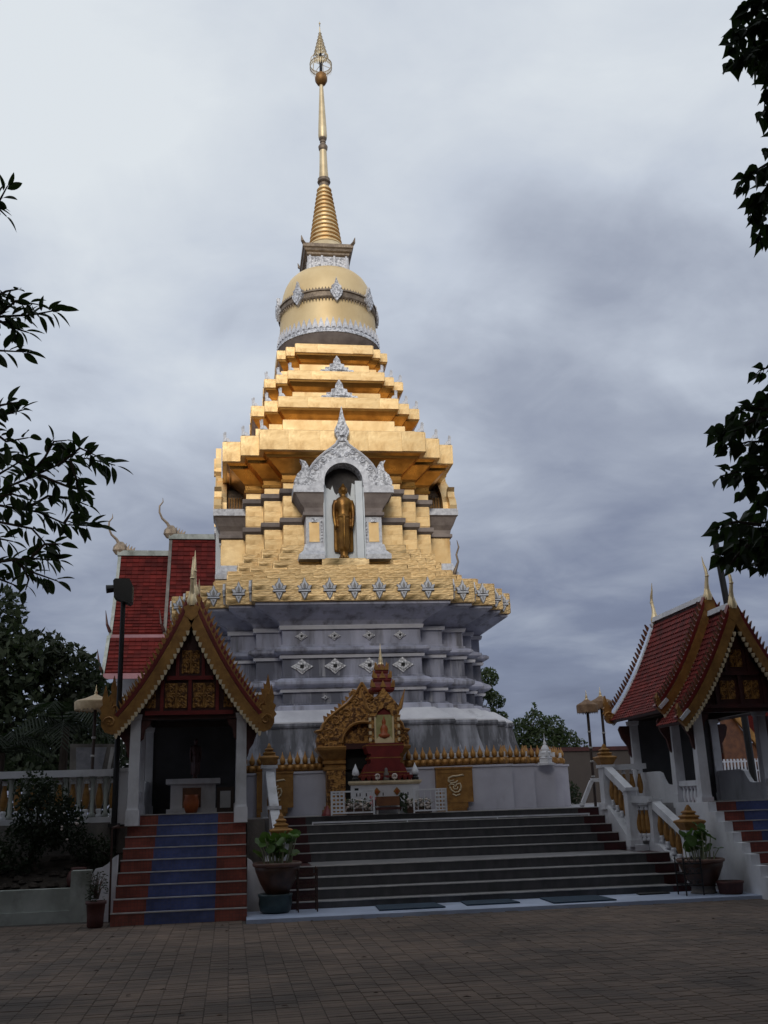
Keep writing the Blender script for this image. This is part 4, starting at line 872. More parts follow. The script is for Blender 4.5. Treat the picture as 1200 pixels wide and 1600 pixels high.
# ------------------------------------------------------------------ pavilions
def pavilion(xc, yf, za, ze, zf, label, left=True):
    t = thing('pavilion', label, 'pavilion', (xc, yf, zf), 'red roofed pavilions flanking the steps')
    HW = 1.34
    def curve(hw, a, e, off=0.0, n=14):
        pts = []
        for i in range(n+1):
            s = i/n; x = hw*s; z = a-(a-e)*(1.40*s-.40*s*s)
            dz = -(a-e)*(1.40-.80*s)/hw; L = math.hypot(1, dz)
            pts.append((x - dz/L*off, z + 1/L*off))
        return pts
    def tierroof(a, e, hw, w0, w1, front):
        for s in (-1, 1):
            up = curve(hw, a, e, .0); lo = curve(hw, a, e, -.07)
            b = MB(); b.prism([(xc+s*x, z) for x, z in up] + [(xc+s*x, z) for x, z in lo[::-1]], 'xz', yf+w0+.02, yf+w1); fixnormals(b.build('roof_slope', M['red_wood'], t))
            # overlapping tiles, each with its own thickness
            tl = MB(); n = 24; cu = curve(hw, a, e, .012, n); m = max(3, int((w1-w0)/.115)); dw = (w1-w0-.1)/m
            cu2 = curve(hw, a, e, .034, n)
            for i in range(n):
                (xa, z_a), (xb, zb) = cu[i], cu2[i+1]; (xt, zt) = cu2[i+1]; (xl, zl) = cu[i+1]
                for j in range(m):
                    ya = yf+w0+.05+j*dw+ (dw/2 if i % 2 else 0) + .004; yb = ya+dw-.010; ym = (ya+yb)/2
                    if yb > yf+w1: continue
                    dr = random.uniform(-.004, .004)
                    tl.add([(xc+s*xa, ya, z_a), (xc+s*xa, yb, z_a), (xc+s*(xt+.012), yb, zt-.012+dr), (xc+s*(xt+.016), ym, zt-.03+dr), (xc+s*(xt+.012), ya, zt-.012+dr), (xc+s*xl, ya, zl-.01), (xc+s*xl, yb, zl-.01)],
                           [(0,1,2,3,4), (4,3,5), (3,2,6), (3,6,5)])
            tag(tl.build('roof_tiles', M['tile_red'], t), kind='stuff')
            for (wv, mt, nm, th) in ((w0, M['gold_dull'], 'barge_board', .09), (w1, M['white'], 'rear_barge_board', .09)):
                if wv == w1 and not (not front): continue
                A, B = curve(hw+.02, a+.02, e, .03), curve(hw+.02, a+.02, e, -.17 if left else -.14)
                b = MB(); b.prism([(xc+s*x, z) for x, z in A]+[(xc+s*x, z) for x, z in B[::-1]], 'xz', yf+wv-th/2, yf+wv+th/2); bb = fixnormals(b.build(nm, mt, t))
                if wv == w0:
                    A, B = curve(hw+.03, a+.03, e+.01, .095), curve(hw+.03, a+.03, e+.01, .031)
                    b = MB(); b.prism([(xc+s*x, z) for x, z in A]+[(xc+s*x, z) for x, z in B[::-1]], 'xz', yf+wv-.03, yf+wv+.10); fixnormals(b.build('red_rim', M['red_paint'], bb))
                    b = MB(); C = curve(hw+.02, a+.02, e, -.165, 26)
                    for x, z in C[4:]: b.prism([(xc+s*x-.035, z+.02), (xc+s*x+.035, z+.02), (xc+s*x+.02, z-.05), (xc+s*x, z-.07), (xc+s*x-.02, z-.05)], 'xz', yf+wv-.055, yf+wv-.01)
                    tag(fixnormals(b.build('scallop_edge', M['cream'], bb)), kind='stuff')
                b = MB(); C = curve(hw+.03, a+.03, e+.01, .09, 26)
                for i, (x, z) in enumerate(C[2:-1]):
                    x2, z2 = C[i+3]; dx, dz = x2-x, z2-z; L = math.hypot(dx, dz); nx, nz = -dz/L, dx/L
                    b.prism([(xc+s*(x-dx*.35), z-dz*.35), (xc+s*(x+dx*.35), z+dz*.35), (xc+s*(x+nx*.10-dx*.45), z+nz*.10-dz*.45+.03)], 'xz', yf+wv-.02, yf+wv+.05)
                tag(fixnormals(b.build('flame_edge', M['gold_dull'] if (wv == w0 and left) else M['flame'], bb)), kind='stuff')
                # naga flame at the eave
                fl = [(-.16,-.16),(.0,-.20),(.14,-.15),(.22,-.02),(.22,.10),(.27,.16),(.22,.24),(.26,.34),(.20,.40),(.22,.52),(.16,.80),(.11,.56),(.06,.60),(.07,.46),(.0,.48),(.03,.34),(-.06,.34),(-.02,.2),(-.12,.14)]
                b = MB(); ns = .85 if left else (.34 if wv != w1 else .62)
                b = MB(); b.prism([(xc+s*(hw-.02+x*ns), e+.06+z*ns) for x, z in fl], 'xz', yf+wv-.05, yf+wv+.05); nf = fixnormals(b.build('naga_finial', M['gold_dull'], bb))
                b = MB(); (left or wv == w1) and b.tube([(xc+s*(hw+.02+.11*(1-i/12)*math.cos(i*.7)), yf+wv-.055, e+.10+.11*(1-i/12)*math.sin(i*.7)) for i in range(12)], .022, 5); b.box(xc+s*(hw-.1)-.05, xc+s*(hw-.1)+.05, yf+wv-.07, yf+wv-.04, e-.02, e+.06) if False else None
                # (sub-part of the board; the scroll sits on the flame)
                (b.v and b.build('naga_scroll', M['gold_dull'], bb))
                if not left and wv != w1:
                    b = MB(); b.bar((xc+s*(hw-.16), yf+wv-.06, e+.20), (xc+s*(hw+.02), yf+wv-.06, e+.03), .05, .07); b.build('white_end_cap', M['white'], bb)
        b = MB(); b.prism([(xc-.09, a+.0), (xc-.07, a+.11), (xc+.07, a+.11), (xc+.09, a+.0)], 'xz', yf+w0+.04, yf+w1); b.build('ridge_cap', M['white'], t)
        b = MB(); b.prism([(xc-.13, a-.20), (xc, a-.30), (xc+.13, a-.20), (xc+.06, a+.06), (xc, a+.12), (xc-.06, a+.06)], 'xz', yf+w0-.055, yf+w0+.06); b.build('apex_block', M['gold_dull'], t)
        def chofa(wv, d):
            y = yf+wv; b = MB()
            b.lathe([(.09,-.02),(.10,.06),(.075,.14),(.05,.24)], xc, y, a, 10, sy=.8)
            b.tube([(xc, y, a+.2), (xc, y+d*.02, a+.34), (xc, y+d*.07, a+.48), (xc, y+d*.05, a+.62), (xc, y-d*.01, a+.74), (xc, y-d*.05, a+.92)], [.052, .04, .034, .03, .02, .005], 8)
            b.lathe([(.036,0),(.048,.02),(.036,.04)], xc, y+d*.07, a+.46, 8)
            b.build('ridge_finial', M['gold_pale'], t, smooth=True, ang=50)
        chofa(w0, -1)
        if not front: chofa(w1, 1)
    tierroof(za, ze, HW, 0.0, 1.05, True)
    tierroof(za+.36, ze+.30, HW-.03, .95, 3.62, False)
    # gable wall with gold panels
    gz = zf+1.70; gw = 1.10
    cu = [p for p in curve(HW, za, ze, -.15) if p[1] > gz]
    poly = [(xc+x, z) for x, z in cu[::-1]] + [(xc-x, z) for x, z in cu]
    b = MB(); b.prism([(xc-.0-cu[-1][0], gz), (xc+cu[-1][0], gz)] + poly, 'xz', yf+.16, yf+.24); gw_ = fixnormals(b.build('gable_wall', M['red_wood'], t))
    b = MB()
    for z in (gz, gz+.62): 
        hw = next((x for x, zz in cu[::-1] if zz >= z), cu[-1][0]); hw = min([x for x, zz in cu if zz <= z+.15] or [cu[-1][0]]) ; b.box(xc-hw*.93, xc+hw*.93, yf+.10, yf+.158, z, z+.07)
    for x in (-.52, -.03, .46): b.box(xc+x, xc+x+.06, yf+.11, yf+.157, gz+.071, gz+.618)
    for x in (-.26, .20): b.box(xc+x, xc+x+.06, yf+.11, yf+.157, gz+.691, gz+1.2)
    b.build('gable_frame', M['red_paint'] if left else M['red_wood'], gw_)
    pb = MB(); pb.box(-.19, .19, -.01, .02, -.22, .22, 0)
    for s in (-1, 1):
        for (cx, cz, r) in ((.09,.10,.07),(.09,-.08,.08),(.13,.18,.035),(.13,-.18,.035),(.03,.0,.04)):
            pb.tube([(s*(cx+r*(1-i/12)*math.cos(i*.65)), -.015, cz+r*(1-i/12)*math.sin(i*.65)) for i in range(12)], .013, 4, 1)
    pb.tube([(0, -.015, -.2), (0, -.02, .2)], .02, 5, 1)
    if not left: pb.v = [(v[0]*.8, v[1], v[2]*.8) for v in pb.v]
    p0 = pb.build('carved_panel', [M['gold_carved'], M['gold_dull']], t, loc=(xc-.245, yf+.155, gz+.345))
    inst(p0, t, (xc+.245, yf+.155, gz+.345)); inst(p0, t, (xc-.0, yf+.155, gz+.95), scl=(.82, 1, .95))
    inst(p0, t, (xc+.72, yf+.155, gz+.28), scl=(.62, 1, .7)); inst(p0, t, (xc-.72, yf+.155, gz+.28), scl=(.62, 1, .7))
    # columns
    for s in (-1, 1):
        for i, wv in enumerate((.22, 1.25, 3.3)):
            x, y = xc+s*.93, yf+wv; b = MB(); zb = zf-.17 if i == 0 else zf-.1
            b.cbox(x, y, zb, .235, .235, .26); b.loft([[(x-h, y-h, z), (x+h, y-h, z), (x+h, y+h, z), (x-h, y+h, z)] for h, z in ((.10, zb+.26), (.095, zb+.30), (.085, zf+1.62), (.10, zf+1.64), (.11, zf+1.72))]); b.build('column', M['white'], t)
            b = MB(); b.prism([(x+s*.09, zf+.95), (x+s*.13, zf+1.0), (x+s*.17, zf+1.2), (x+s*.28, zf+1.36), (x+s*.34, zf+1.55), (x+s*.30, zf+1.62), (x+s*.09, zf+1.62)], 'xz', y-.03, y+.03); fixnormals(b.build('eave_bracket', M['red_wood'], t))
    b = MB()
    for s in (-1, 1): b.box(xc+s*.93-.07, xc+s*.93+.07, yf+.3, yf+3.3, zf+1.721, zf+1.84)
    b.box(xc-1.02, xc+1.02, yf+.13, yf+.31, zf+1.60, zf+1.72) if False else None
    b.box(xc-1.0, xc+1.0, yf+3.24, yf+3.36, zf+1.72, zf+1.84); b.build('roof_beam', M['dark_wood'], t)
    b = MB(); b.box(xc-.845, xc+.845, yf+.17, yf+.27, zf+1.63, zf+1.72); b.build('front_beam', M['red_wood'], t)
    for s in (-1, 1):
        b = MB(); b.prism([(xc+s*.84, zf+1.25), (xc+s*.79, zf+1.3), (xc+s*.77, zf+1.45), (xc+s*.70, zf+1.52), (xc+s*.66, zf+1.625), (xc+s*.84, zf+1.625)], 'xz', yf+.2, yf+.24); fixnormals(b.build('corner_fretwork', M['red_wood'], t))
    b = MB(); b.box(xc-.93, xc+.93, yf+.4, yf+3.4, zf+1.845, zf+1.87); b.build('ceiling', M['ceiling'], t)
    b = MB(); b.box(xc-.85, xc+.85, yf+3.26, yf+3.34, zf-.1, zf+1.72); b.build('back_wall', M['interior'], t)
    cu = [p for p in curve(HW-.03, za+.36, ze+.30, -.08) if p[1] > zf+1.85]; b = MB(); b.prism([(xc+x, z) for x, z in cu] + [(xc-x, z) for x, z in cu[::-1]], 'xz', yf+3.45, yf+3.5); fixnormals(b.build('rear_gable', M['red_wood'], t))
    b = MB(); b.box(xc-1.04, xc+1.04, yf+1.0, yf+3.5, zf-.6, zf-.002); b.build('floor', M['deck_tile'], t)
    # low side walls: a solid parapet at the back, a small balustrade at the front
    for s in (-1, 1):
        x = xc+s*.93; b = MB()
        pts = [(yf+1.34, zf-.1), (yf+3.2, zf-.1), (yf+3.2, zf+.62), (yf+2.2, zf+.62), (yf+2.05, zf+.58), (yf+1.95, zf+.45), (yf+1.85, zf+.36), (yf+1.7, zf+.34), (yf+1.34, zf+.34)]
        b.prism(pts, 'yz', x-.05, x+.05); fixnormals(b.build('parapet', M['white'], t))
        b = MB(); b.box(x-.06, x+.06, yf+.31, yf+1.15, zf+.30, zf+.40); b.box(x-.06, x+.06, yf+.31, yf+1.15, zf-.17, zf-.08); b.build('side_rail', M['white'], t)
        bb = MB(); bb.lathe([(.035,0),(.045,.04),(.025,.08),(.05,.18),(.04,.26),(.022,.31),(.04,.36),(.04,.38)], 0, 0, 0, 8); q = None
        for j in range(5):
            loc = (x, yf+.42+j*.155, zf-.08)
            if q is None: q = bb.build('baluster', M['white'], t, loc=loc, smooth=True)
            else: inst(q, t, loc)
    return t
pavL = pavilion(-.75, 18.15, 5.25, 3.05, 1.575, 'red roofed pavilion with blue carpeted stairs left of the wide steps')
pavR = pavilion(9.64, 17.75, 5.10, 2.95, 1.49, 'red roofed pavilion with tiled left slope at the right edge', False)

# inside the left pavilion
t = thing('shrine_altar', 'white stepped altar inside the left pavilion', 'altar', (-.75, 20.5, 1.575))
b = MB(); b.box(-1.15, -.30, 20.2, 20.9, 1.575, 2.12); b.build('body', M['white'], t)
b = MB(); b.box(-1.24, -.21, 20.12, 20.95, 2.121, 2.22); b.box(-1.22, -.24, 20.14, 20.93, 1.575, 1.66); b.build('ledge', M['white'], t)
b = MB(); b.box(-.92, -.57, 20.17, 20.198, 1.68, 2.05); b.build('front_plaque', M['brown_table'], t)
b = MB(); b.lathe([(.10,0),(.14,.12),(.15,.2),(.12,.3),(.13,.34),(.10,.33)], -.74, 19.95, 1.575, 12); tag(b.build('orange_urn', M['orange'], smooth=True), 'orange urn on the floor before the pavilion altar', 'urn')
b = figure(-.70, 20.55, 2.22, .80, 'altar_statue', 'red_wood'); tag(b, 'small dim statue standing on the altar inside the left pavilion', 'statue')
t = thing('notice_frame', 'dark framed notice leaning at the right of the pavilion altar', 'notice', (-.1, 20.0, 1.575))
b = MB(); b.box(-.26, .06, 20.0, 20.03, 1.575, 2.04); b.build('frame', M['dark_wood'], t)
b = MB(); b.box(-.20, .00, 19.99, 19.999, 1.66, 1.97); b.build('sheet', M['paper'], t)
# ------------------------------------------------------------------ balustrades of the wide steps
def newel_cap(x, y, z, w_, parent):
    b = MB()
    def q(h, zz): return [(x-h*w_, y-h*w_, z+zz), (x+h*w_, y-h*w_, z+zz), (x+h*w_, y+h*w_, z+zz), (x-h*w_, y+h*w_, z+zz)]
    b.loft([q(.32,0), q(.35,.02), q(.49,.12), q(.52,.125), q(.53,.15), q(.50,.165), q(.32,.185), q(.29,.21), q(.34,.22), q(.34,.24), q(.22,.26), q(.20,.285), q(.25,.295), q(.24,.315), q(.13,.335), q(.10,.38), q(.03,.43)])
    return b.build('newel_cap', M['gold_dull'], parent)
def newel(x, y, z0, z1, w_, parent):
    b = MB(); b.cbox(x, y, z0, w_, w_, z1-z0-.06); b.cbox(x, y, z1-.06, w_+.07, w_+.07, .06); b.cbox(x, y, z0-.01, w_+.05, w_+.05, .12); return b.build('newel_post', M['white'], parent)
bal = MB(); bal.lathe([(.05,0),(.06,.03),(.035,.06),(.05,.10),(.055,.13),(.03,.15)], 0, 0, 0, 10, 0); bal.lathe([(.035,.14),(.065,.24),(.07,.34),(.05,.46),(.03,.56),(.04,.58)], 0, 0, 0, 10, 1); bal.lathe([(.035,.575),(.05,.60),(.035,.63),(.05,.66)], 0, 0, 0, 10, 0)
BAL0 = None
def baluster(loc, parent, s=1.0):
    global BAL0
    if BAL0 is None: BAL0 = bal.build('baluster', [M['white'], M['gold_dull']], parent, loc=loc, smooth=True); BAL0.scale = (s, s, s); return BAL0
    return inst(BAL0, parent, loc, (0,0,0), (s, s, s))
def rail(a, b_, parent, w_=.15, th=.12):
    b = MB(); b.bar(a, b_, w_, th); b.build('handrail', M['white'], parent)
def flank(pts, x0, x1, parent, m='white'):
    b = MB(); b.prism(pts, 'yz', x0, x1); fixnormals(b.build('flank_wall', M[m], parent))
# left
t = thing('stair_balustrade', 'white and gold balustrade on the left side of the wide steps', 'balustrade', (.75, 17.4, 0), 'balustrades of the wide steps')
flank([(17.2,-.2),(20.77,-.2),(20.77,1.52),(20.3,1.50),(19.2,.80),(18.5,.76),(17.3,.18),(17.2,.15)], .62, .975, t)
newel(.84, 17.4, 0, 1.12, .25, t); newel_cap(.84, 17.4, 1.12, .36, t)
newel(.75, 20.4, 1.44, 2.44, .26, t); newel_cap(.75, 20.4, 2.44, .36, t)
newel(.79, 18.9, .7, 1.66, .18, t)
rail((.76, 20.3, 2.26), (.79, 18.9, 1.60), t, .17, .14); rail((.79, 18.9, 1.56), (.83, 17.5, 1.0), t, .17, .14)
for i in range(5): baluster((.76+.006*i, 20.1-.24*i, 1.46-.115*i), t, .92)
for i in range(5): baluster((.79+.006*i, 18.65-.24*i, .80-.10*i), t, .88)
# right
t = thing('stair_balustrade', 'white and gold balustrade turning outwards at the landing on the right of the wide steps', 'balustrade', (8.0, 17.3, 0), 'balustrades of the wide steps')
flank([(18.95,-.2),(20.77,-.2),(20.77,1.52),(20.3,1.50),(19.2,.80),(18.95,.74)], 7.665, 7.85, t)
flank([(17.1,-.2),(18.99,-.2),(18.99,.78),(18.5,.74),(17.3,.18),(17.1,.15)], 7.955, 8.15, t)
b = MB(); b.box(7.851, 8.15, 18.991, 19.12, -.2, .74); b.build('landing_wall', M['white'], t)
newel(7.76, 20.4, 1.40, 2.28, .24, t); newel_cap(7.76, 20.4, 2.28, .37, t)
newel(7.71, 19.1, .72, 1.80, .19, t); newel(8.07, 18.85, .70, 1.58, .19, t)
newel(8.04, 17.3, 0, 1.03, .25, t); newel_cap(8.04, 17.3, 1.03, .40, t)
rail((7.76, 20.3, 2.18), (7.71, 19.1, 1.72), t, .17, .14); rail((7.72, 19.05, 1.58), (8.07, 18.87, 1.55), t, .17, .13); rail((8.07, 18.85, 1.50), (8.04, 17.4, .95), t, .17, .14)
for i in range(5): baluster((7.75, 20.12-.22*i, 1.44-.105*i), t, .92)
for i in range(3): baluster((7.81+.075*i, 19.04-.04*i, .80), t, .98)
for i in range(5): baluster((8.06, 18.6-.24*i, .78-.10*i), t, .88)
# terrace balustrades
t = thing('terrace_balustrade', 'low white balustrade joining the right stair newel to the pavilion', 'balustrade', (8.2, 20.5, DECK), 'terrace balustrades')
rail((7.85, 20.45, 2.22), (8.66, 20.5, 2.24), t, .16, .11); rail((7.85, 20.45, 1.50), (8.66, 20.5, 1.50), t, .16, .1)
for i in range(4): baluster((8.0+.17*i, 20.47, 1.55), t, .92)
t = thing('terrace_balustrade', 'long white balustrade with gold balusters along the terrace on the left', 'balustrade', (-4, 19.0, DECK), 'terrace balustrades')
rail((-9, 19.0, 2.33), (-1.95, 19.0, 2.33), t, .2, .12); rail((-9, 19.0, 1.52), (-1.95, 19.0, 1.52), t, .2, .09)
newel(-1.96, 19.0, 1.44, 2.40, .24, t); newel(-4.9, 19.0, 1.44, 2.30, .24, t)
wb = MB(); wb.lathe([(.055,0),(.055,.06),(.035,.08),(.04,.5),(.035,.6),(.06,.66),(.065,.70)], 0, 0, 0, 10); w0 = None
for i in range(12):
    x = -2.22-.235*i
    if w0 is None: w0 = wb.build('white_baluster', M['white_old'], t, loc=(x, 19.0, 1.565), smooth=True)
    else: inst(w0, t, (x, 19.0, 1.565))
    baluster((x+.118, 19.03, 1.565), t, 1.0)
t = thing('low_railing', 'low white railing sloping down behind the right stair newel', 'railing', (7.4, 22.6, DECK))
b = MB(); b.bar((7.85, 21.6, 2.0), (8.5, 21.6, 2.0), .08, .08); b.build('handrail', M['white'], t)
b = MB(); b.bar((7.86, 21.6, 1.98), (7.62, 21.6, 1.52), .08, .08); b.lathe([(.04,0),(.06,.04),(.05,.09)], 7.6, 21.6, DECK, 8); b.build('sloping_end', M['white'], t)
b = MB(); b.cbox(8.1, 21.6, DECK, .06, .06, .53); b.build('post', M['white'], t)

# ------------------------------------------------------------------ lotus pots, racks
def lotus_pot(x, y, z, r, h, label, n, seed, hstem, stand=None):
    t = thing('lotus_pot', label, 'pot plant', (x, y, z), 'lotus pots beside the wide steps')
    b = MB(); b.lathe([(r*.45,0),(r*.5,.02),(r*.72,h*.35),(r*.92,h*.72),(r*.97,h*.88)], x, y, z, 28); b.build('bowl', M['pot_brown'], t, smooth=True)
    b = MB(); b.lathe([(r*.965,h*.86),(r*1.04,h*.9),(r*1.05,h*.97),(r*1.0,h),(r*.93,h*.98),(r*.9,h*.86)], x, y, z, 28); b.build('rim', M['pot_rim'], t, smooth=True)
    b = MB(); b.lathe([(.001,h*.87),(r*.93,h*.87)], x, y, z, 20); b.build('water', M['soil'], t)
    rg = random.Random(seed); st = MB(); lf = None; b = MB()
    for i in range(9): pass
    # leaf: round, slightly cupped, with wavy edge
    L = MB(); ring = [(.11*math.cos(a)*(1+.06*math.sin(3*a)), .11*math.sin(a)*(1+.05*math.cos(2*a)), .02+.012*math.sin(4*a)) for a in [2*PI*i/14 for i in range(14)]]
    mid = [(p[0]*.5, p[1]*.5, .012) for p in ring]
    L.add([(0,0,0)]+mid+ring, [(0,1+i,1+(i+1)%14) for i in range(14)]+[(1+i,15+i,15+(i+1)%14,1+(i+1)%14) for i in range(14)])
    for i in range(n):
        a = rg.uniform(0, 6.28); d = r*rg.uniform(.05, .75); bx, by = x+d*math.cos(a)*.8, y+d*math.sin(a)*.8
        tx, ty, tz = x+d*1.35*math.cos(a), y+d*1.2*math.sin(a), z+h+hstem*rg.uniform(.25, 1.0)
        st.tube([(bx, by, z+h*.85), ((bx+tx)/2+.01, (by+ty)/2, (z+h+tz)/2), (tx, ty, tz)], .008, 5)
        rot = (rg.uniform(-1.1, .9)+.35, rg.uniform(-.7, .7), rg.uniform(0, 6.28)); sc = rg.uniform(.6, 1.05)
        if lf is None: lf = L.build('lotus_leaf', M['leaf_lotus'], t, loc=(tx, ty, tz), smooth=True); lf.rotation_euler = rot
        else: inst(lf, t, (tx, ty, tz), rot, (sc, sc, sc))
    for i in range(6):
        a = rg.uniform(0, 6.28); st.tube([(x+r*.6*math.cos(a), y+r*.6*math.sin(a), z+h*.85), (x+r*.65*math.cos(a), y+r*.65*math.sin(a), z+h+hstem*rg.uniform(.2,.5))], .009, 5)
    st.build('stalks', M['stem'], t); return t
b = MB(); b.lathe([(.20,0),(.24,.03),(.265,.14),(.255,.22),(.27,.25),(.275,.28),(.25,.285),(.22,.27),(.2,.2)], .72, 16.72, .051, 24); tag(b.build('pot_stand', M['pot_teal'], smooth=True), 'teal glazed tub carrying the left lotus pot', 'tub')
lotus_pot(.75, 16.75, .32, .375, .48, 'brown lotus pot on a teal tub left of the wide steps', 40, 4, .42)
b = MB(); b.lathe([(.22,0),(.2,.03),(.19,.10),(.22,.12)], 7.84, 16.62, .051, 20); tag(b.build('pot_stand', M['stone_wall'], smooth=True), 'grey round base under the right lotus pot', 'base')
lotus_pot(7.84, 16.62, .14, .38, .46, 'brown lotus pot by the white stepped wall on the right', 26, 9, .52)
b = MB(); b.lathe([(.17,0),(.19,.02),(.21,.16),(.225,.17),(.225,.2),(.2,.2),(.19,.15)], 8.16, 16.30, .051, 22); o = b.build('shallow_pot', M['pot_red'], smooth=True); tag(o, 'shallow dull red pot beside the right lotus pot', 'pot')
def rack(x, y, w_, d_, h, label, m):
    t = thing('iron_rack', label, 'rack', (x, y, .05), 'iron candle racks beside the lotus pots')
    for sx in (-1, 1):
        for sy in (-1, 1):
            b = MB(); b.tube([(x+sx*w_/2, y+sy*d_/2, .052), (x+sx*w_/2, y+sy*d_/2, h)], .012, 6); b.lathe([(.015,0),(.02,.015),(.004,.05)], x+sx*w_/2, y+sy*d_/2, h, 6); b.build('leg', M[m], t)
    for z in (.22, .40, .56):
        b = MB()
        for sy in (-1, 1): b.bar((x-w_/2, y+sy*d_/2, z*h/.62), (x+w_/2, y+sy*d_/2, z*h/.62), .016, .016)
        for sx in (-1, 1): b.bar((x+sx*w_/2, y-d_/2, z*h/.62), (x+sx*w_/2, y+d_/2, z*h/.62), .016, .016)
        for i in range(3):
            cx = x-w_/2+w_*(i+.5)/3; b.tube([(cx+.04*math.cos(a), y-d_/2, z*h/.62+.045+.04*math.sin(a)) for a in [k*.7 for k in range(10)]], .007, 4)
        b.build('shelf', M[m], t)
rack(1.22, 16.72, .30, .3, .66, 'rusty iron candle rack right of the left lotus pot', 'rust_metal')
rack(7.52, 16.42, .30, .32, .60, 'black iron candle rack left of the right lotus pot', 'black_metal')

# ------------------------------------------------------------------ left garden
t = thing('garden_wall', 'low old white garden wall along the courtyard on the left', 'wall', (-6, 17.4, 0))
b = MB(); b.box(-14, -2.5, 17.32, 17.5, -.2, .50); b.box(-14, -2.5, 17.28, 17.54, -.2, .17) ; b.build('wall', M['white_old'], t)
b = MB(); b.box(-2.498, -2.2, 17.27, 17.55, -.2, .76); b.build('end_pier', M['white_old'], t)
t2 = thing('wing_wall', 'curved white wing wall against the left pavilion stairs', 'wall', (-1.95, 17.2, 0))
b = MB(); b.prism([(-2.16,-.2),(-1.78,-.2),(-1.78,.98),(-1.84,.95),(-1.92,.86),(-2.02,.80),(-2.12,.78),(-2.16,.70)], 'xz', 17.2, 17.34); fixnormals(b.build('wall', M['white'], t2))
t2 = thing('wing_wall', 'curved white wing wall behind the left lotus pot', 'wall', (.45, 17.2, 0))
b = MB(); b.prism([(.29,-.2),(.615,-.2),(.615,.62),(.52,.64),(.42,.70),(.36,.80),(.29,.84)], 'xz', 17.45, 17.58); fixnormals(b.build('wall', M['white'], t2))
b = MB(); b.lathe([(.08,0),(.16,.06),(.19,.16),(.16,.26),(.12,.30),(.13,.33),(.10,.34)], -2.46, 17.8, .45, 16); tag(b.build('clay_urn', M['pot_red'], smooth=True), 'dark clay urn on the soil behind the white pier', 'urn')
b = MB(); b.tube([(-1.84, 16.95, 0), (-1.86, 16.95, 1.40)], .018, 6); b.bar((-1.86, 16.95, 1.395), (-1.86, 17.9, 1.42), .03, .03); b.bar((-1.87, 16.96, 1.40), (-1.66, 17.0, 1.41), .025, .025); tag(b.build('iron_handrail', M['rust_metal']), 'thin iron handrail post at the left of the pavilion stairs', 'handrail')
t = thing('flower_pot', 'clay pot with a straggly dry plant at the foot of the pavilion stairs', 'pot plant', (-1.98, 16.35, 0))
b = MB(); b.lathe([(.10,0),(.12,.02),(.125,.16),(.14,.32),(.155,.33),(.155,.37),(.13,.37),(.12,.3)], -1.98, 16.35, 0, 18); b.build('pot', M['pot_red'], t, smooth=True)
b = MB(); lv = MB()
for i in range(15):
    a = rng.uniform(0, 6.28); d = rng.uniform(.05, .2); h = rng.uniform(.05, .36)
    p1 = (-1.98+d*math.cos(a), 16.35+d*math.sin(a), .45+h); b.tube([(-1.98+d*.2*math.cos(a), 16.35, .4), (-1.98+d*.5*math.cos(a), 16.35+d*.4*math.sin(a), .45+h*.6), p1], [.012, .008, .004], 4)
    for j in range(16):
        q = (p1[0]+rng.uniform(-.05,.05), p1[1]+rng.uniform(-.05,.05), p1[2]-rng.uniform(0,.25)); s_ = rng.uniform(.02,.04); an = rng.uniform(0,6.28); c_, n_ = math.cos(an)*s_, math.sin(an)*s_
        lv.add([(q[0]-c_, q[1]-n_, q[2]), (q[0]+n_*.5, q[1], q[2]+.012), (q[0]+c_, q[1]+n_, q[2]+s_*.6), (q[0]-n_*.5, q[1], q[2]+.02)], [(0,1,2,3)])
b.build('stems', M['dry_stem'], t); lv.build('leaves', M['leaf_dark'], t)

# ------------------------------------------------------------------ lamp posts, parasols, plaque
t = thing('lamp_post', 'black lamp post with a boxy lamp head beside the left pavilion', 'lamp post', (-2.03, 18.82, 0))
b = MB(); b.tube([(-2.03, 18.82, 0), (-2.05, 18.82, 5.42)], [.055, .045], 10); b.cbox(-2.03, 18.82, DECK-.05, .2, .2, .06); b.build('pole', M['black_metal'], t)
b = MB(); b.prism([(-2.21,5.50),(-1.93,5.38),(-1.88,5.42),(-1.88,5.74),(-1.94,5.86),(-2.21,5.86),(-2.24,5.82)], 'xz', 18.68, 18.98); fixnormals(b.build('lamp_head', M['black_metal'], t))
b = MB(); b.tube([(-2.22, 18.75, 5.68), (-2.36, 18.72, 5.66)], [.07, .08], 10); b.build('side_spot', M['black_metal'], t)
t = thing('tall_pole', 'tall dark pole rising behind the right pavilion into the hanging leaves', 'pole', (13.0, 24.0, DECK))
b = MB(); b.tube([(13.0, 24.0, DECK-.05), (12.9, 24.0, 6.2), (12.78, 24, 8.2)], [.09, .085, .08], 10); b.build('pole', M['black_metal'], t)
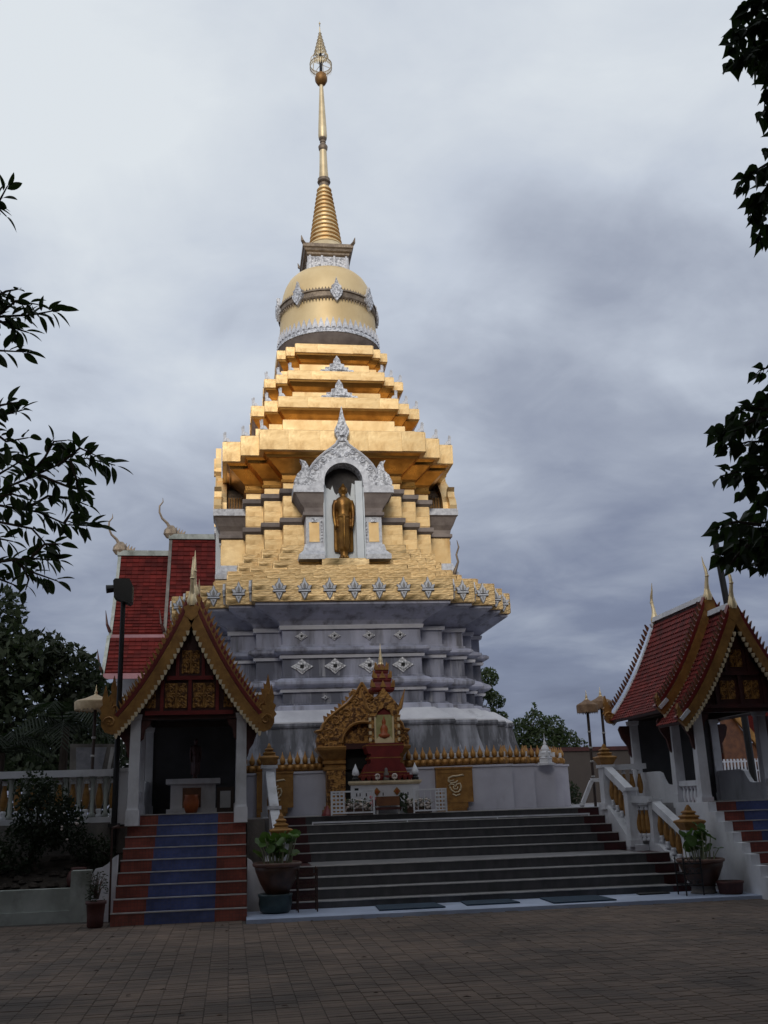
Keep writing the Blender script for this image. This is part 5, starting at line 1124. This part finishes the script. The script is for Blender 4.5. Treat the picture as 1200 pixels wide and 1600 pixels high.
def parasol(x, y, z, r, label, cl='umbrella'):
    t = thing('ceremonial_parasol', label, 'parasol', (x, y, DECK), 'gilt ceremonial parasols')
    b = MB(); b.tube([(x, y, DECK-.02), (x, y, z+.2)], .032, 8); b.build('pole', M['dark_wood'], t)
    b = MB()
    for zz in (DECK+.62, DECK+.95, DECK+1.25, DECK+1.6): b.lathe([(.034,0),(.045,.01),(.045,.03),(.034,.04)], x, y, zz, 8)
    b.build('pole_ring', M['nosing'], t)
    b = MB(); n = 28; rr = [(.02, .30), (r*.5, .225), (r*.9, .18), (r, .155), (r*1.02, .13), (r*1.0, .0)]
    b.lathe([(a, z+h) for a, h in rr[::-1]], x, y, 0, n); b.build('canopy', M[cl], t, smooth=True, ang=30)
    b = MB()
    for i in range(n):
        a = 2*PI*i/n; a2 = a+.2; h = rng.uniform(.02, .05); b.add([(x+r*math.cos(a), y+r*math.sin(a), z+.002), (x+r*math.cos(a2), y+r*math.sin(a2), z+.002), (x+r*.98*math.cos(a+.1), y+r*.98*math.sin(a+.1), z-h)], [(0,1,2)])
    b.build('fringe', M[cl], t)
    b = MB(); b.lathe([(.05,0),(.045,.03),(.022,.06),(.035,.08),(.015,.12),(.009,.17),(.002,.24)], x, y, z+.26, 10); b.build('finial', M['gold_pale'], t, smooth=True)
parasol(-2.68, 20.5, 3.60, .40, 'gilt parasol on a dark pole by the left pavilion and palms')
parasol(8.02, 21.9, 3.50, .24, 'gilt parasol left of another beyond the right stair newel', 'umbrella_old')
parasol(8.55, 22.4, 3.62, .26, 'gilt parasol partly hidden by the eave of the right pavilion', 'umbrella_old')
t = thing('stone_plaque', 'grey marble slab leaning behind the left balustrade below the parasol', 'plaque', (-2.75, 21.0, DECK))
b = MB(); b.prism([(-3.16,1.9),(-2.42,1.9),(-2.30,2.96),(-3.2,2.98)], 'xz', 21.0, 21.08); b.build('slab', M['stone_wall'], t)
b = MB(); b.prism([(-3.05,2.44),(-2.56,2.44),(-2.48,2.90),(-3.08,2.91)], 'xz', 20.985, 20.999); b.build('engraved_face', M['marble'], t)
b = MB(); b.prism([(-2.46,2.40),(-2.40,2.40),(-2.32,2.90),(-2.40,2.90)], 'xz', 20.985, 20.999); b.build('edge_strip', M['nosing'], t)

# ------------------------------------------------------------------ great hall behind
t = thing('assembly_hall', 'large hall with a two tiered red roof and curling ridge finials behind the stupa', 'building', (4, 45, DECK))
def slope(name, x0, x1, pts, m, th=.18, parent=t):
    b = MB(); b.prism(pts + [(y+.02, z-th) for y, z in pts[::-1]], 'yz', x0, x1); return fixnormals(b.build(name, m, parent))
def sag(y0, z0, y1, z1, n=8, k=.22): return [(y0+(y1-y0)*i/n, z0+(z1-z0)*((1+k)*(i/n)-k*(i/n)**2)) for i in range(n+1)]
slope('lower_roof', -5.15, -2.9, sag(45, 12.9, 43, 8.95), M['viharn_roof'])
slope('upper_roof', -2.88, 5, sag(45, 13.7, 42.9, 8.95), M['viharn_roof'])
slope('rear_roof', -5.15, 5, sag(45, 12.9, 47, 8.95), M['viharn_roof'])
slope('eave_skirt', -5.18, 5, sag(42.7, 8.70, 41.4, 7.05, 6, .15), M['viharn_roof'])
slope('rear_skirt', -5.18, 5, sag(47.3, 8.70, 48.6, 7.05, 6, .15), M['viharn_roof'])
for (x0, x1, pts) in ((-5.08, -2.9, sag(45, 12.9, 43, 8.95, 22)), (-2.8, 4.9, sag(45, 13.7, 42.9, 8.95, 24)), (-5.1, 4.9, sag(42.7, 8.70, 41.4, 7.05, 9, .15))):
    b = MB(); rr = random.Random(5)
    for (ya, za_), (yb, zb_) in zip(pts[:-1], pts[1:]):
        n = int((x1-x0)/.26)
        for i in range(n):
            xa = x0+(x1-x0)*i/n; xb = x0+(x1-x0)*(i+1)/n-.012; h = .035+rr.uniform(-.012, .012)
            b.add([(xa, ya, za_+.004), (xb, ya, za_+.004), (xb, yb-h*.9, zb_+h), (xa, yb-h*.9, zb_+h), (xa, yb, zb_), (xb, yb, zb_)], [(0,3,2,1), (3,4,5,2)])
    tag(b.build('roof_tiles', M['viharn_tile'], t), kind='stuff')
b = MB(); b.box(-5.1, 5, 42.84, 43.06, 8.62, 8.86); b.build('fascia', M['pink_edge'], t)
b = MB(); b.box(-5.2, 5, 41.30, 41.42, 6.80, 7.02); b.build('eave_board', M['pink_edge'], t)
b = MB(); b.box(-4.9, 4.8, 42.9, 47.1, DECK, 8.6); b.build('wall', M['white'], t)
b = MB(); b.prism([(43.1,8.6),(46.9,8.6),(45,12.6)], 'yz', -4.98, -4.9); b.build('gable_wall', M['red_wood'], t)
for pts, x, nm in ((sag(45.02, 13.02, 42.95, 9.0), -5.28, 'barge_board'), (sag(45.02, 13.82, 42.85, 9.0), -3.02, 'barge_board'), (sag(42.7, 8.80, 41.3, 7.08, 6, .15), -5.32, 'skirt_edge')):
    b = MB(); b.prism(pts+[(y+.05, z-.34) for y, z in pts[::-1]], 'yz', x+.06, x+.2); fixnormals(b.build(nm, M['white_old'] if x < -4 else M['stone_wall'], t))
    b = MB(); y, z = pts[-1]; b.tube([(x+.1, y, z), (x-.02, y-.1, z+.3), (x-.1, y-.12, z+.9)], [.08, .06, .01], 5); b.build('eave_hook', M['red_wood'], t)
for x0, x1, z in ((-5.25, -2.9, 12.95), (-2.98, 5, 13.75)):
    b = MB(); b.box(x0, x1, 44.85, 45.15, z-.12, z+.12); b.build('ridge_cap', M['white_old'], t)
for x, z in ((-5.15, 13.0), (-2.9, 13.8)):
    b = MB(); b.lathe([(.2,-.1),(.34,.1),(.3,.3),(.12,.5)], x, 45, z, 8, sx=1.0, sy=.6); b.tube([(x, 45, z+.3), (x-.18, 45, z+.62), (x-.42, 45, z+.85), (x-.55, 45, z+1.15), (x-.55, 45, z+1.45), (x-.40, 45, z+1.65), (x-.42, 45, z+1.85)], [.10, .07, .055, .05, .042, .03, .008], 6)
    for i in range(4): b.prism([(x+.1+.13*i, z+.1), (x+.25+.13*i, z+.1), (x+.28+.13*i, z+.45-.07*i)], 'xz', 44.95, 45.05)
    fixnormals(b.build('ridge_finial', M['band_dark'], t))
# boundary wall and a further pavilion, right
t = thing('boundary_wall', 'long dark brown wall beyond the terrace on the right', 'wall', (16, 36, DECK))
b = MB(); b.box(10.5, 30, 36, 36.3, DECK-.05, 3.28); b.build('wall', M['brown_wall'], t)
b = MB(); b.box(10.4, 30, 35.92, 36.38, 3.281, 3.42); b.build('coping', M['red_wood'], t)
t = thing('far_pavilion', 'distant red roof with gold edge seen through the right pavilion', 'building', (19.6, 33.5, DECK))
b = MB(); b.prism([(18.75,3.15),(21.5,3.0),(21.5,5.6),(17.6,5.6),(17.45,4.6)], 'xz', 33.5, 33.7); fixnormals(b.build('roof_slope', M['viharn_roof'], t))
b = MB(); b.bar((17.45, 33.45, 4.62), (18.85, 33.45, 2.75), .14, .22); fixnormals(b.build('gold_edge', M['gold_dull'], t))
b = MB(); b.prism([(17.2,2.5),(18.85,2.5),(17.45,4.5),(17.2,4.5)], 'xz', 33.56, 33.66); fixnormals(b.build('gable_wall', M['brown_table'], t))
b = MB(); b.box(17.2, 21.5, 33.8, 34, DECK, 3.0); b.build('wall', M['red_wood'], t)
t = thing('white_paling', 'small white paling seen through the right pavilion', 'fence', (18, 31.5, DECK))
b = MB(); b.bar((15.9, 31.5, 2.32), (17.6, 31.5, 2.32), .05, .05); b.bar((15.9, 31.5, 2.62), (17.6, 31.5, 2.62), .05, .05); b.build('rail', M['white'], t)
b0 = None
for i in range(14):
    b = MB(); b.cbox(0, 0, 0, .05, .04, 1.25)
    if b0 is None: b0 = b.build('pale', M['white'], t, loc=(15.95, 31.46, 1.45))
    else: inst(b0, t, (15.95+i*.12, 31.46, 1.45))

# ------------------------------------------------------------------ trees
def canopy_mesh(name, m, parent, blobs, n, size, seed, keep=None, droop=.2, elong=2.0):
    rg = np.random.RandomState(seed); blobs = np.array(blobs, float)
    wts = (blobs[:, 3]*blobs[:, 4]*blobs[:, 5]); k = rg.choice(len(blobs), n, p=wts/wts.sum())
    d = rg.normal(size=(n, 3)); d /= np.linalg.norm(d, axis=1)[:, None]
    rr = rg.uniform(.15, 1, n)**.42
    c = blobs[k, :3] + d*rr[:, None]*blobs[k, 3:6]
    if keep is not None:
        z = (c - np.array(CP)) @ np.array(fwd); px = 600 + CAM_F*((c-np.array(CP)) @ np.array(rgt))/z; py = 800 - CAM_F*((c-np.array(CP)) @ np.array(upv))/z
        inside = (z > 0.05) & (px > -keep) & (px < 1200+keep) & (py > -keep) & (py < 1600+keep); c = c[~inside]
    n = len(c); u = rg.normal(size=(n, 3)); u[:, 2] -= droop; u /= np.linalg.norm(u, axis=1)[:, None]
    v = np.cross(u, rg.normal(size=(n, 3))); v /= np.linalg.norm(v, axis=1)[:, None]
    s = size*rg.uniform(.6, 1.25, n)[:, None]
    P = np.stack([c - u*s*.5, c + v*s*.5/elong, c + u*s*.5, c - v*s*.5/elong], 1).reshape(-1, 3)
    pw = WP[parent.name]; P -= np.array(pw)
    me = bpy.data.meshes.new(name); me.vertices.add(n*4); me.vertices.foreach_set('co', P.ravel())
    me.loops.add(n*4); me.loops.foreach_set('vertex_index', np.arange(n*4)); me.polygons.add(n); me.polygons.foreach_set('loop_start', np.arange(n)*4)
    me.update(calc_edges=True); me.materials.append(m)
    o = bpy.data.objects.new(name, me); COL.objects.link(o); o.parent = parent; WP[o.name] = pw; return tag(o, kind='stuff')
def trunk(parent, base, top, r, limbs, seed):
    rg = random.Random(seed); b = MB(); base, top = Vector(base), Vector(top); mid = (base+top)/2 + Vector((rg.uniform(-.3,.3), rg.uniform(-.3,.3), 0))
    b.tube([base, base.lerp(mid, .4), mid, top], [r*1.25, r, r*.8, r*.55], 10); b.build('trunk', M['bark'], parent)
    b = MB()
    for l in limbs:
        l = Vector(l); s = mid.lerp(top, rg.uniform(.1, 1)); m_ = s.lerp(l, .5)+Vector((0, 0, .3)); b.tube([s, m_, l], [r*.4, r*.25, r*.06], 6)
    b.build('limb', M['bark'], parent)
def tree(name, label, base, H, blobs, n, size, m, r=.25, seed=1, keep=None, group=None, cat='tree'):
    t = thing(name, label, cat, base, group)
    trunk(t, base, (base[0], base[1], base[2]+H*.6), r, [bl[:3] for bl in blobs], seed)
    canopy_mesh('crown', m, t, blobs, n, size, seed, keep); return t
gb = 'trees behind the temple'
# left background: one broad dark mass made of separate trees
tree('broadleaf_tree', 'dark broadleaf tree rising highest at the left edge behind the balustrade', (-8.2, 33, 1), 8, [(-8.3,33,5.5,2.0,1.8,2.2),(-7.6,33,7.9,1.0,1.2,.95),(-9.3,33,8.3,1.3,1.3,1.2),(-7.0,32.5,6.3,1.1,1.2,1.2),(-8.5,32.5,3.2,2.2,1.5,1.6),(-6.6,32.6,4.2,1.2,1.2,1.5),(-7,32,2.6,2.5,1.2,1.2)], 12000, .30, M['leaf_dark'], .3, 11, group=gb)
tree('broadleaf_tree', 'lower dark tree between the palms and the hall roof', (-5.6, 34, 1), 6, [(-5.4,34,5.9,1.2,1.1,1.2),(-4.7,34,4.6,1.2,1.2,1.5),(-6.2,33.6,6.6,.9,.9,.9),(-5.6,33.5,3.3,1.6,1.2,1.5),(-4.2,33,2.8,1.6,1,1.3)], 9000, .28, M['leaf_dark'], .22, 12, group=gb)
tree('broadleaf_tree', 'slender dark tree with clumped leaves just right of the stupa', (9.35, 38, 1), 6, [(9.95,38,6.25,.42,.5,.42),(9.55,38,5.75,.55,.5,.38),(10.25,38,5.35,.35,.4,.3),(9.2,38,5.2,.5,.5,.4),(9.75,38,4.85,.5,.5,.3),(10.3,38,4.72,.38,.4,.26),(9.2,38,4.4,.5,.5,.3),(10.0,38,5.6,.3,.3,.25),(10.75,38,3.75,.3,.3,.3)], 3600, .17, M['leaf_far'], .12, 13, group=gb)
tree('broadleaf_tree', 'bushy green tree left of the dark wall beyond the small stupa', (11.6, 38.5, 1), 4.6, [(11.3,38.5,4.2,.55,.5,.55),(11.9,38.5,4.55,.5,.5,.5),(12.6,38.5,4.35,.55,.5,.5),(12.2,38.5,3.6,1.0,.7,.8),(11.2,38.3,3.0,.9,.6,1.1),(13.1,38.4,3.7,.5,.5,.6),(13.6,38.3,3.45,.35,.4,.45),(11.9,38.5,5.05,.12,.12,.3)], 5600, .17, M['leaf_far'], .14, 14, group=gb)
tree('broadleaf_tree', 'dim bush at the foot of the dark wall right of the base wall', (9.6, 31, 1.4), 1.6, [(9.7,31,1.9,.8,.6,.7),(10.3,31,1.7,.6,.6,.55),(9.2,30.6,2.4,.4,.4,.6)], 2600, .14, M['leaf_dark'], .06, 15, group=gb, cat='bush')
# garden shrubs on the soil bed
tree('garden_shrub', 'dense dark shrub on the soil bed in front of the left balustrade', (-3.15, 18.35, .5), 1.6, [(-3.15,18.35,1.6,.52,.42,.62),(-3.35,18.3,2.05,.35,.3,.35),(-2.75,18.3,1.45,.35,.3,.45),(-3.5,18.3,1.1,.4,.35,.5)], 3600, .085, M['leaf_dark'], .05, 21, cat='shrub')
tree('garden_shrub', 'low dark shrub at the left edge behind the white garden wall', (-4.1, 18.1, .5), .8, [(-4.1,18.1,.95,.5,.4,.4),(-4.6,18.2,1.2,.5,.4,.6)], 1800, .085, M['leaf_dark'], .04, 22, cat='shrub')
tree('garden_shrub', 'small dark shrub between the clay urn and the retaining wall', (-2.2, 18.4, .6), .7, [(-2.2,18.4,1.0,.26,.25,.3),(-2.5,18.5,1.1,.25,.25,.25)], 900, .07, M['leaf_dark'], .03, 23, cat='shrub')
# white blossoms in the shrub
b = MB()
for i in range(8): b.lathe([(.002,-.015),(.02,0),(.016,.014),(.004,.02)], -2.68+rng.uniform(-.16,.16), 17.98, 1.42+rng.uniform(-.2,.25), 6)
tag(b.build('shrub_blossoms', M['flower_pale']), 'few white blossoms at the right side of the dense dark shrub', 'flowers', kind='stuff')
# palms
def palm(x, y, z, H, n, L, seed, label):
    t = thing('palm', label, 'palm', (x, y, 1.0), 'palms behind the left balustrade'); rg = random.Random(seed)
    b = MB(); b.tube([(x, y, 1.0), (x+.05, y, z)], [.12, .09], 8); b.build('trunk', M['bark'], t)
    for i in range(n):
        a = 2*PI*i/n + rg.uniform(-.3, .3); e = rg.uniform(.2, 1.1); b = MB(); sp_ = []
        for j in range(9):
            s = j/8; rr = L*s*math.cos(e)*(1-.1*s); zz = L*s*math.sin(e) - L*.65*s*s
            sp_.append(Vector((x+rr*math.cos(a), y+rr*math.sin(a), z+zz)))
        b.tube(sp_, [.02-.0018*j for j in range(9)], 4)
        for j in range(1, 9):
            for q in (0, .5):
                p = sp_[j-1].lerp(sp_[j], 1-q); d = (sp_[j]-sp_[j-1]).normalized(); sd_ = d.cross(Vector((0,0,1))).normalized()
                for s_ in (-1, 1):
                    ln = L*.34*(1-abs(j/8-.45)); tip = p + sd_*s_*ln*.8 + d*ln*.55 - Vector((0,0,ln*.45)); w_ = d*.022
                    b.add([p-w_, p+w_, p.lerp(tip, .6)+w_*.8, tip, p.lerp(tip, .6)-w_*.8], [(0,1,2,3,4)])
        b.build('frond', M['palm'], t)
palm(-3.9, 24.5, 3.6, 3, 15, 1.9, 31, 'tall palm with drooping fronds left of the gilt parasol')
palm(-3.0, 24, 2.3, 2, 12, 1.3, 32, 'low palm whose fronds spread above the balustrade rail beside the stone slab')
palm(-5.2, 24, 3.0, 2, 13, 1.7, 33, 'palm at the left edge behind the dense dark shrub')

# ------------------------------------------------------------------ big courtyard trees whose twigs hang into view
def leafmesh(kind):
    b = MB(); n = 7; top = []
    for i in range(n):
        s = i/(n-1)
        wd = (math.sin(PI*s**.85)**.8*.21) if kind == 'ell' else (.44*math.sqrt(max(0, 1-((s-.30)/.36)**2)) if s < .30 else .44*(1-(s-.30)/.70)**1.25)*(.9)
        top.append((s, wd))
    vs = []; fs = []
    for s, wd in top:
        zc = -.16*s*s; vs += [(s, -wd, zc+abs(wd)*.35), (s, 0, zc), (s, wd, zc+abs(wd)*.35)]
    for i in range(n-1):
        a = i*3; fs += [(a, a+3, a+4, a+1), (a+1, a+4, a+5, a+2)]
    b.add(vs, fs); return b
def hanging(t, kind, twigs, dist, px_len, step, seed, spread, droop, trunk_xy):
    rg = random.Random(seed); lm = leafmesh(kind); src = None; cnt = 0
    for pts, dens in twigs:
        tw = MB()
        dd = dist + rg.uniform(-.35, .35)
        W = [at(p[0], p[1], dd + rg.uniform(-.08, .08)) for p in pts]
        if pts[0][0] < -25 or pts[0][0] > 1225:      # the bough that carries the twig, back to the trunk
            s0 = W[0]; d0 = (W[0]-W[1]).normalized(); e0 = Vector((trunk_xy[0], trunk_xy[1], max(2.8, min(7.2, s0.z*.85+.4)))); m0 = s0.lerp(e0, .45)+d0*.25
            J = lambda a: Vector((rg.uniform(-a, a), rg.uniform(-a, a), rg.uniform(-a, a)))
            tw.tube([e0, e0.lerp(m0, .5)+Vector((0,0,.15))+J(.22), m0+J(.18), s0.lerp(m0, .45)+J(.10), s0.lerp(m0, .15), s0], [.034, .025, .018, .013, .011, .010], 6)
        tw.tube(W, [.010 - .0065*i/(len(W)-1) for i in range(len(W))], 5)
        for i in range(len(W)-1):
            seg = W[i+1]-W[i]; Lpx = math.hypot(pts[i+1][0]-pts[i][0], pts[i+1][1]-pts[i][1]); m = max(2, int(Lpx/step*dens*(1.75 if kind == 'ell' else 1.3)))
            for j in range(m):
                p = W[i] + seg*((j+rg.random())/m); d = seg.normalized(); s_ = rg.choice((-1, 1))
                out_ = (d.cross(fwd)).normalized()*s_
                dirv = (d*rg.uniform(.2, 1.0) + out_*rg.uniform(.25, 1.0)*spread + Vector((0,0,-droop*rg.uniform(.3, 1.2))) + fwd*rg.uniform(-.5, .5)).normalized()
                if i == len(W)-2 and j == m-1: dirv = (d + Vector((0,0,-droop*.5))).normalized()
                nrm = Vector((rg.gauss(0, .5), rg.gauss(0, .5), 1.0)) if kind == 'ell' else Vector((rg.gauss(0, .6), rg.gauss(0, .6)-.7, .3))
                y_ = nrm.cross(dirv).normalized(); z_ = dirv.cross(y_)
                sc = px_len/CAM_F*dd*rg.uniform(.7, 1.12); pet = dirv*sc*(.12 if kind == 'ell' else .3)
                if kind != 'ell' or rg.random() < .6: tw.tube([p, p+pet], .0025, 3)
                eul = Matrix((dirv, y_, z_)).transposed().to_euler()
                if src is None: src = lm.build('leaf', M['leaf'], t, loc=p+pet); src.rotation_euler = eul; src.scale = (sc,)*3
                else: inst(src, t, p+pet, eul, (sc,)*3)
                cnt += 1
        tw.build('twig', M['bark'], t)
    return cnt
t = thing('courtyard_tree', 'courtyard tree with oval leaves whose twigs hang in at the left edge', 'tree', (-5.2, 4.2, 0))
trunk(t, (-5.2, 4.2, -.1), (-4.9, 4.2, 7.5), .30, [(-6.5,3,8),(-4,2,8.5),(-6,6,8)], 41)
nl = hanging(t, 'ell', [
    ([(-40,330),(0,312),(12,290)], 1.0), ([(-40,300),(-6,322),(10,338)], .9),
    ([(-60,520),(0,495),(50,492),(92,484)], 1.25), ([(-10,498),(25,470),(60,476)], 1.0), ([(-60,540),(0,548),(40,550)], 1.0), ([(-20,470),(10,455),(28,452)], .9), ([(-5,500),(30,515),(45,520)], 1.2),
    ([(-60,680),(0,650),(38,640)], 1.1), ([(-30,660),(10,690),(44,684)], .9), ([(-30,640),(8,632),(30,628)], .8), ([(-40,700),(5,712),(25,720)], .9),
    ([(-80,800),(-10,770),(50,745),(100,722),(136,716),(180,727)], 1.35), ([(40,750),(70,715),(84,690),(104,688)], 1.1), ([(60,742),(110,762),(140,768)], 1.0),
    ([(90,728),(125,700),(150,712)], 1.3), ([(110,720),(120,750),(122,770)], 1.2), ([(-60,760),(0,740),(40,716)], 1.2), ([(-50,800),(0,790),(60,800),(105,820),(150,822)], 1.15), ([(40,796),(75,775),(112,780),(138,790)], 1.0),
    ([(-40,826),(0,816),(50,826),(68,846),(82,868)], .8), ([(-30,780),(20,772),(50,782)], 1.2), ([(100,818),(112,800),(126,806)], .9),
    ([(-60,900),(0,878),(45,872),(92,876)], 1.1), ([(20,876),(45,892),(90,908)], 1.0), ([(-40,912),(0,905),(25,915)], .9), ([(50,870),(70,850),(95,850)], .9), ([(30,874),(45,905),(40,922)], .9),
    ([(-70,850),(-10,840),(20,846)], .9)], 5.6, 29, 9.0, 42, .9, .25, (-5.1, 4.2))
canopy_mesh('outer_leaves', M['leaf'], t, [(-2.9,5.2,3.4,1.25,.7,.9),(-3.0,5.2,4.6,1.3,.8,.8),(-3.0,5.1,5.9,1.3,.8,.9),(-4.2,4.8,5,1.0,1.0,2.2)], 2600, .125, 44, 12)
canopy_mesh('crown', M['leaf'], t, [(-6.5,3,8.5,3.0,3.5,2.4),(-4.5,0,9,3,3,2.2),(-6,6.5,8,2.6,3,2.2),(-8.5,5,6,2.5,3.5,3),(-7.5,9,5.5,2.4,3,3),(-5,8,10.4,2.6,2.2,1.0),(-1.5,7,10.2,2.6,2.6,1.0),(1.5,5.5,9.6,2.4,2.6,1.0)], 22000, .34, 43, 40)  # the overhead blobs are added out of view to shade the courtyard
t = thing('bodhi_tree', 'bodhi tree with heart shaped leaves hanging in at the right edge', 'tree', (6.6, 5.4, 0))
trunk(t, (6.6, 5.4, -.1), (6.4, 5.4, 7.5), .42, [(6,2,8.5),(8,6,8.5)], 51)
nr = hanging(t, 'heart', [
    ([(1260,-20),(1210,-5),(1178,0),(1160,20)], 2.2), ([(1240,30),(1190,30),(1155,50),(1140,72)], 2.6), ([(1240,70),(1200,70),(1165,85),(1145,95)], 2.4), ([(1200,20),(1180,55),(1175,100)], 2.0), ([(1230,100),(1205,110),(1196,140),(1194,178)], 1.5), ([(1220,60),(1195,85),(1185,105)], 1.8),
    ([(1250,200),(1215,215),(1198,235)], 1.2), ([(1250,240),(1200,255),(1172,272),(1158,290)], 2.2), ([(1240,280),(1200,290),(1178,318),(1172,335)], 2.4), ([(1220,300),(1195,330),(1185,372)], 1.5), ([(1240,330),(1208,350),(1200,370)], 1.5),
    ([(1250,560),(1210,570),(1185,580)], 1.7), ([(1250,600),(1205,610),(1196,625)], 1.2),
    ([(1260,640),(1205,650),(1160,655),(1120,678)], 2.0), ([(1200,640),(1165,635),(1150,645)], 1.4), ([(1240,700),(1200,690),(1170,690),(1140,698)], 1.7), ([(1180,655),(1150,672),(1132,688)], 1.6), ([(1250,670),(1210,672),(1185,668)], 1.6),
    ([(1260,740),(1200,730),(1160,735),(1126,744)], 2.1), ([(1200,732),(1170,755),(1158,770)], 1.6), ([(1250,770),(1205,765),(1182,785),(1176,798)], 1.6), ([(1230,720),(1190,712),(1170,715)], 1.3),
    ([(1260,820),(1205,815),(1160,820),(1128,832)], 2.2), ([(1250,850),(1200,850),(1160,852),(1130,866)], 2.5), ([(1240,870),(1200,870),(1180,885)], 1.8), ([(1190,820),(1150,815),(1125,820)], 1.4), ([(1220,840),(1180,838),(1150,845)], 2.0), ([(1170,850),(1150,870),(1142,880)], 1.4)], 5.4, 26, 8.2, 52, .9, .9, (6.5, 5.4))
canopy_mesh('outer_leaves', M['leaf'], t, [(4.3,5.1,3.6,1.15,.7,.9),(4.4,5.1,4.8,1.2,.8,.9),(4.5,5.0,6.2,1.2,.8,1.0),(4.6,4.9,7.4,1.2,.8,.9),(5.6,5.2,5.6,1.0,1.0,2.2)], 3200, .125, 54, 12, elong=1.3)
canopy_mesh('crown', M['leaf'], t, [(7,4,8.8,3.4,3.5,2.6),(5,0.5,9.5,3,3,2.2),(9.5,6,7.5,3,3.5,3),(10.5,9.5,6,2.8,3.2,3.2),(4.5,6.5,10.0,2.6,2.6,1.0),(7.5,8,10.4,2.6,2.4,1.1),(10.5,11,9.5,2.4,2.4,1.5)], 22000, .34, 53, 40)  # unseen overhead blobs added here as well to darken the pavilions
# unseen trees added behind and beside the viewpoint to shade the courtyard
gs = 'unseen trees added for shade'
for i, (x, y, sc, lab) in enumerate(((-9, -5, 1.0, 'big added shade tree left behind the viewpoint'), (-2.5, -7.5, 1.05, 'big shade tree straight behind the viewpoint'), (4.5, -7, 1.05, 'second big added shade tree straight behind the viewpoint'), (11, -5.5, 1.0, 'big added shade tree right behind the viewpoint'),
        (1.5, -.8, .9, 'added shade tree spreading over the viewpoint'), (-11, 4, .95, 'unseen added shade tree far left of the courtyard'), (14, 3, .95, 'unseen added shade tree far right of the courtyard'))):
    sc *= 1.28; bl = [(x,y,10.5*sc,3.9,3.2,3.0),(x-2.6,y+.6,9*sc,2.6,2.4,2.4),(x+2.6,y-.4,9.2*sc,2.6,2.4,2.4),(x+.3,y-2.2,8*sc,3.0,2.2,2.4),(x,y,5.6*sc,3.6,2.2,2.2),(x-2,y-1,3.4*sc,2.4,1.8,1.6),(x+2,y-1,3.4*sc,2.4,1.8,1.6)]
    tree('added_shade_tree', lab, (x, y-2.2, -.1), 14, bl, 13000, .48, M['leaf'], .38, 60+i, 40, gs)

for i, (x, y, lab, bl) in enumerate(((-7.5, 12, 'tall added shade tree at the left of the courtyard beyond view', [(-6.2,12,13,3.2,2.6,2.0),(-3.6,10.8,13.8,2.4,2.4,1.3),(-8.5,13,9,2.6,3,3),(-8,12,5,2,2.4,2.4)]),  # two more unseen trees, added to darken the pavilions
        (12.8, 11.5, 'tall added shade tree at the right of the courtyard beyond view', [(11,12,13.6,3.2,2.6,2.0),(8.4,11,14.2,2.4,2.4,1.3),(13.2,13,9.4,2.6,3,3),(13.6,12.5,5,2,2.4,2.4),(13,16,10,2.4,2.4,3)]))):
    tree('added_shade_tree', lab, (x - (1.5 if i == 0 else -1.8), y, -.1), 13, bl, 12000, .46, M['leaf'], .36, 80+i, 40, gs)
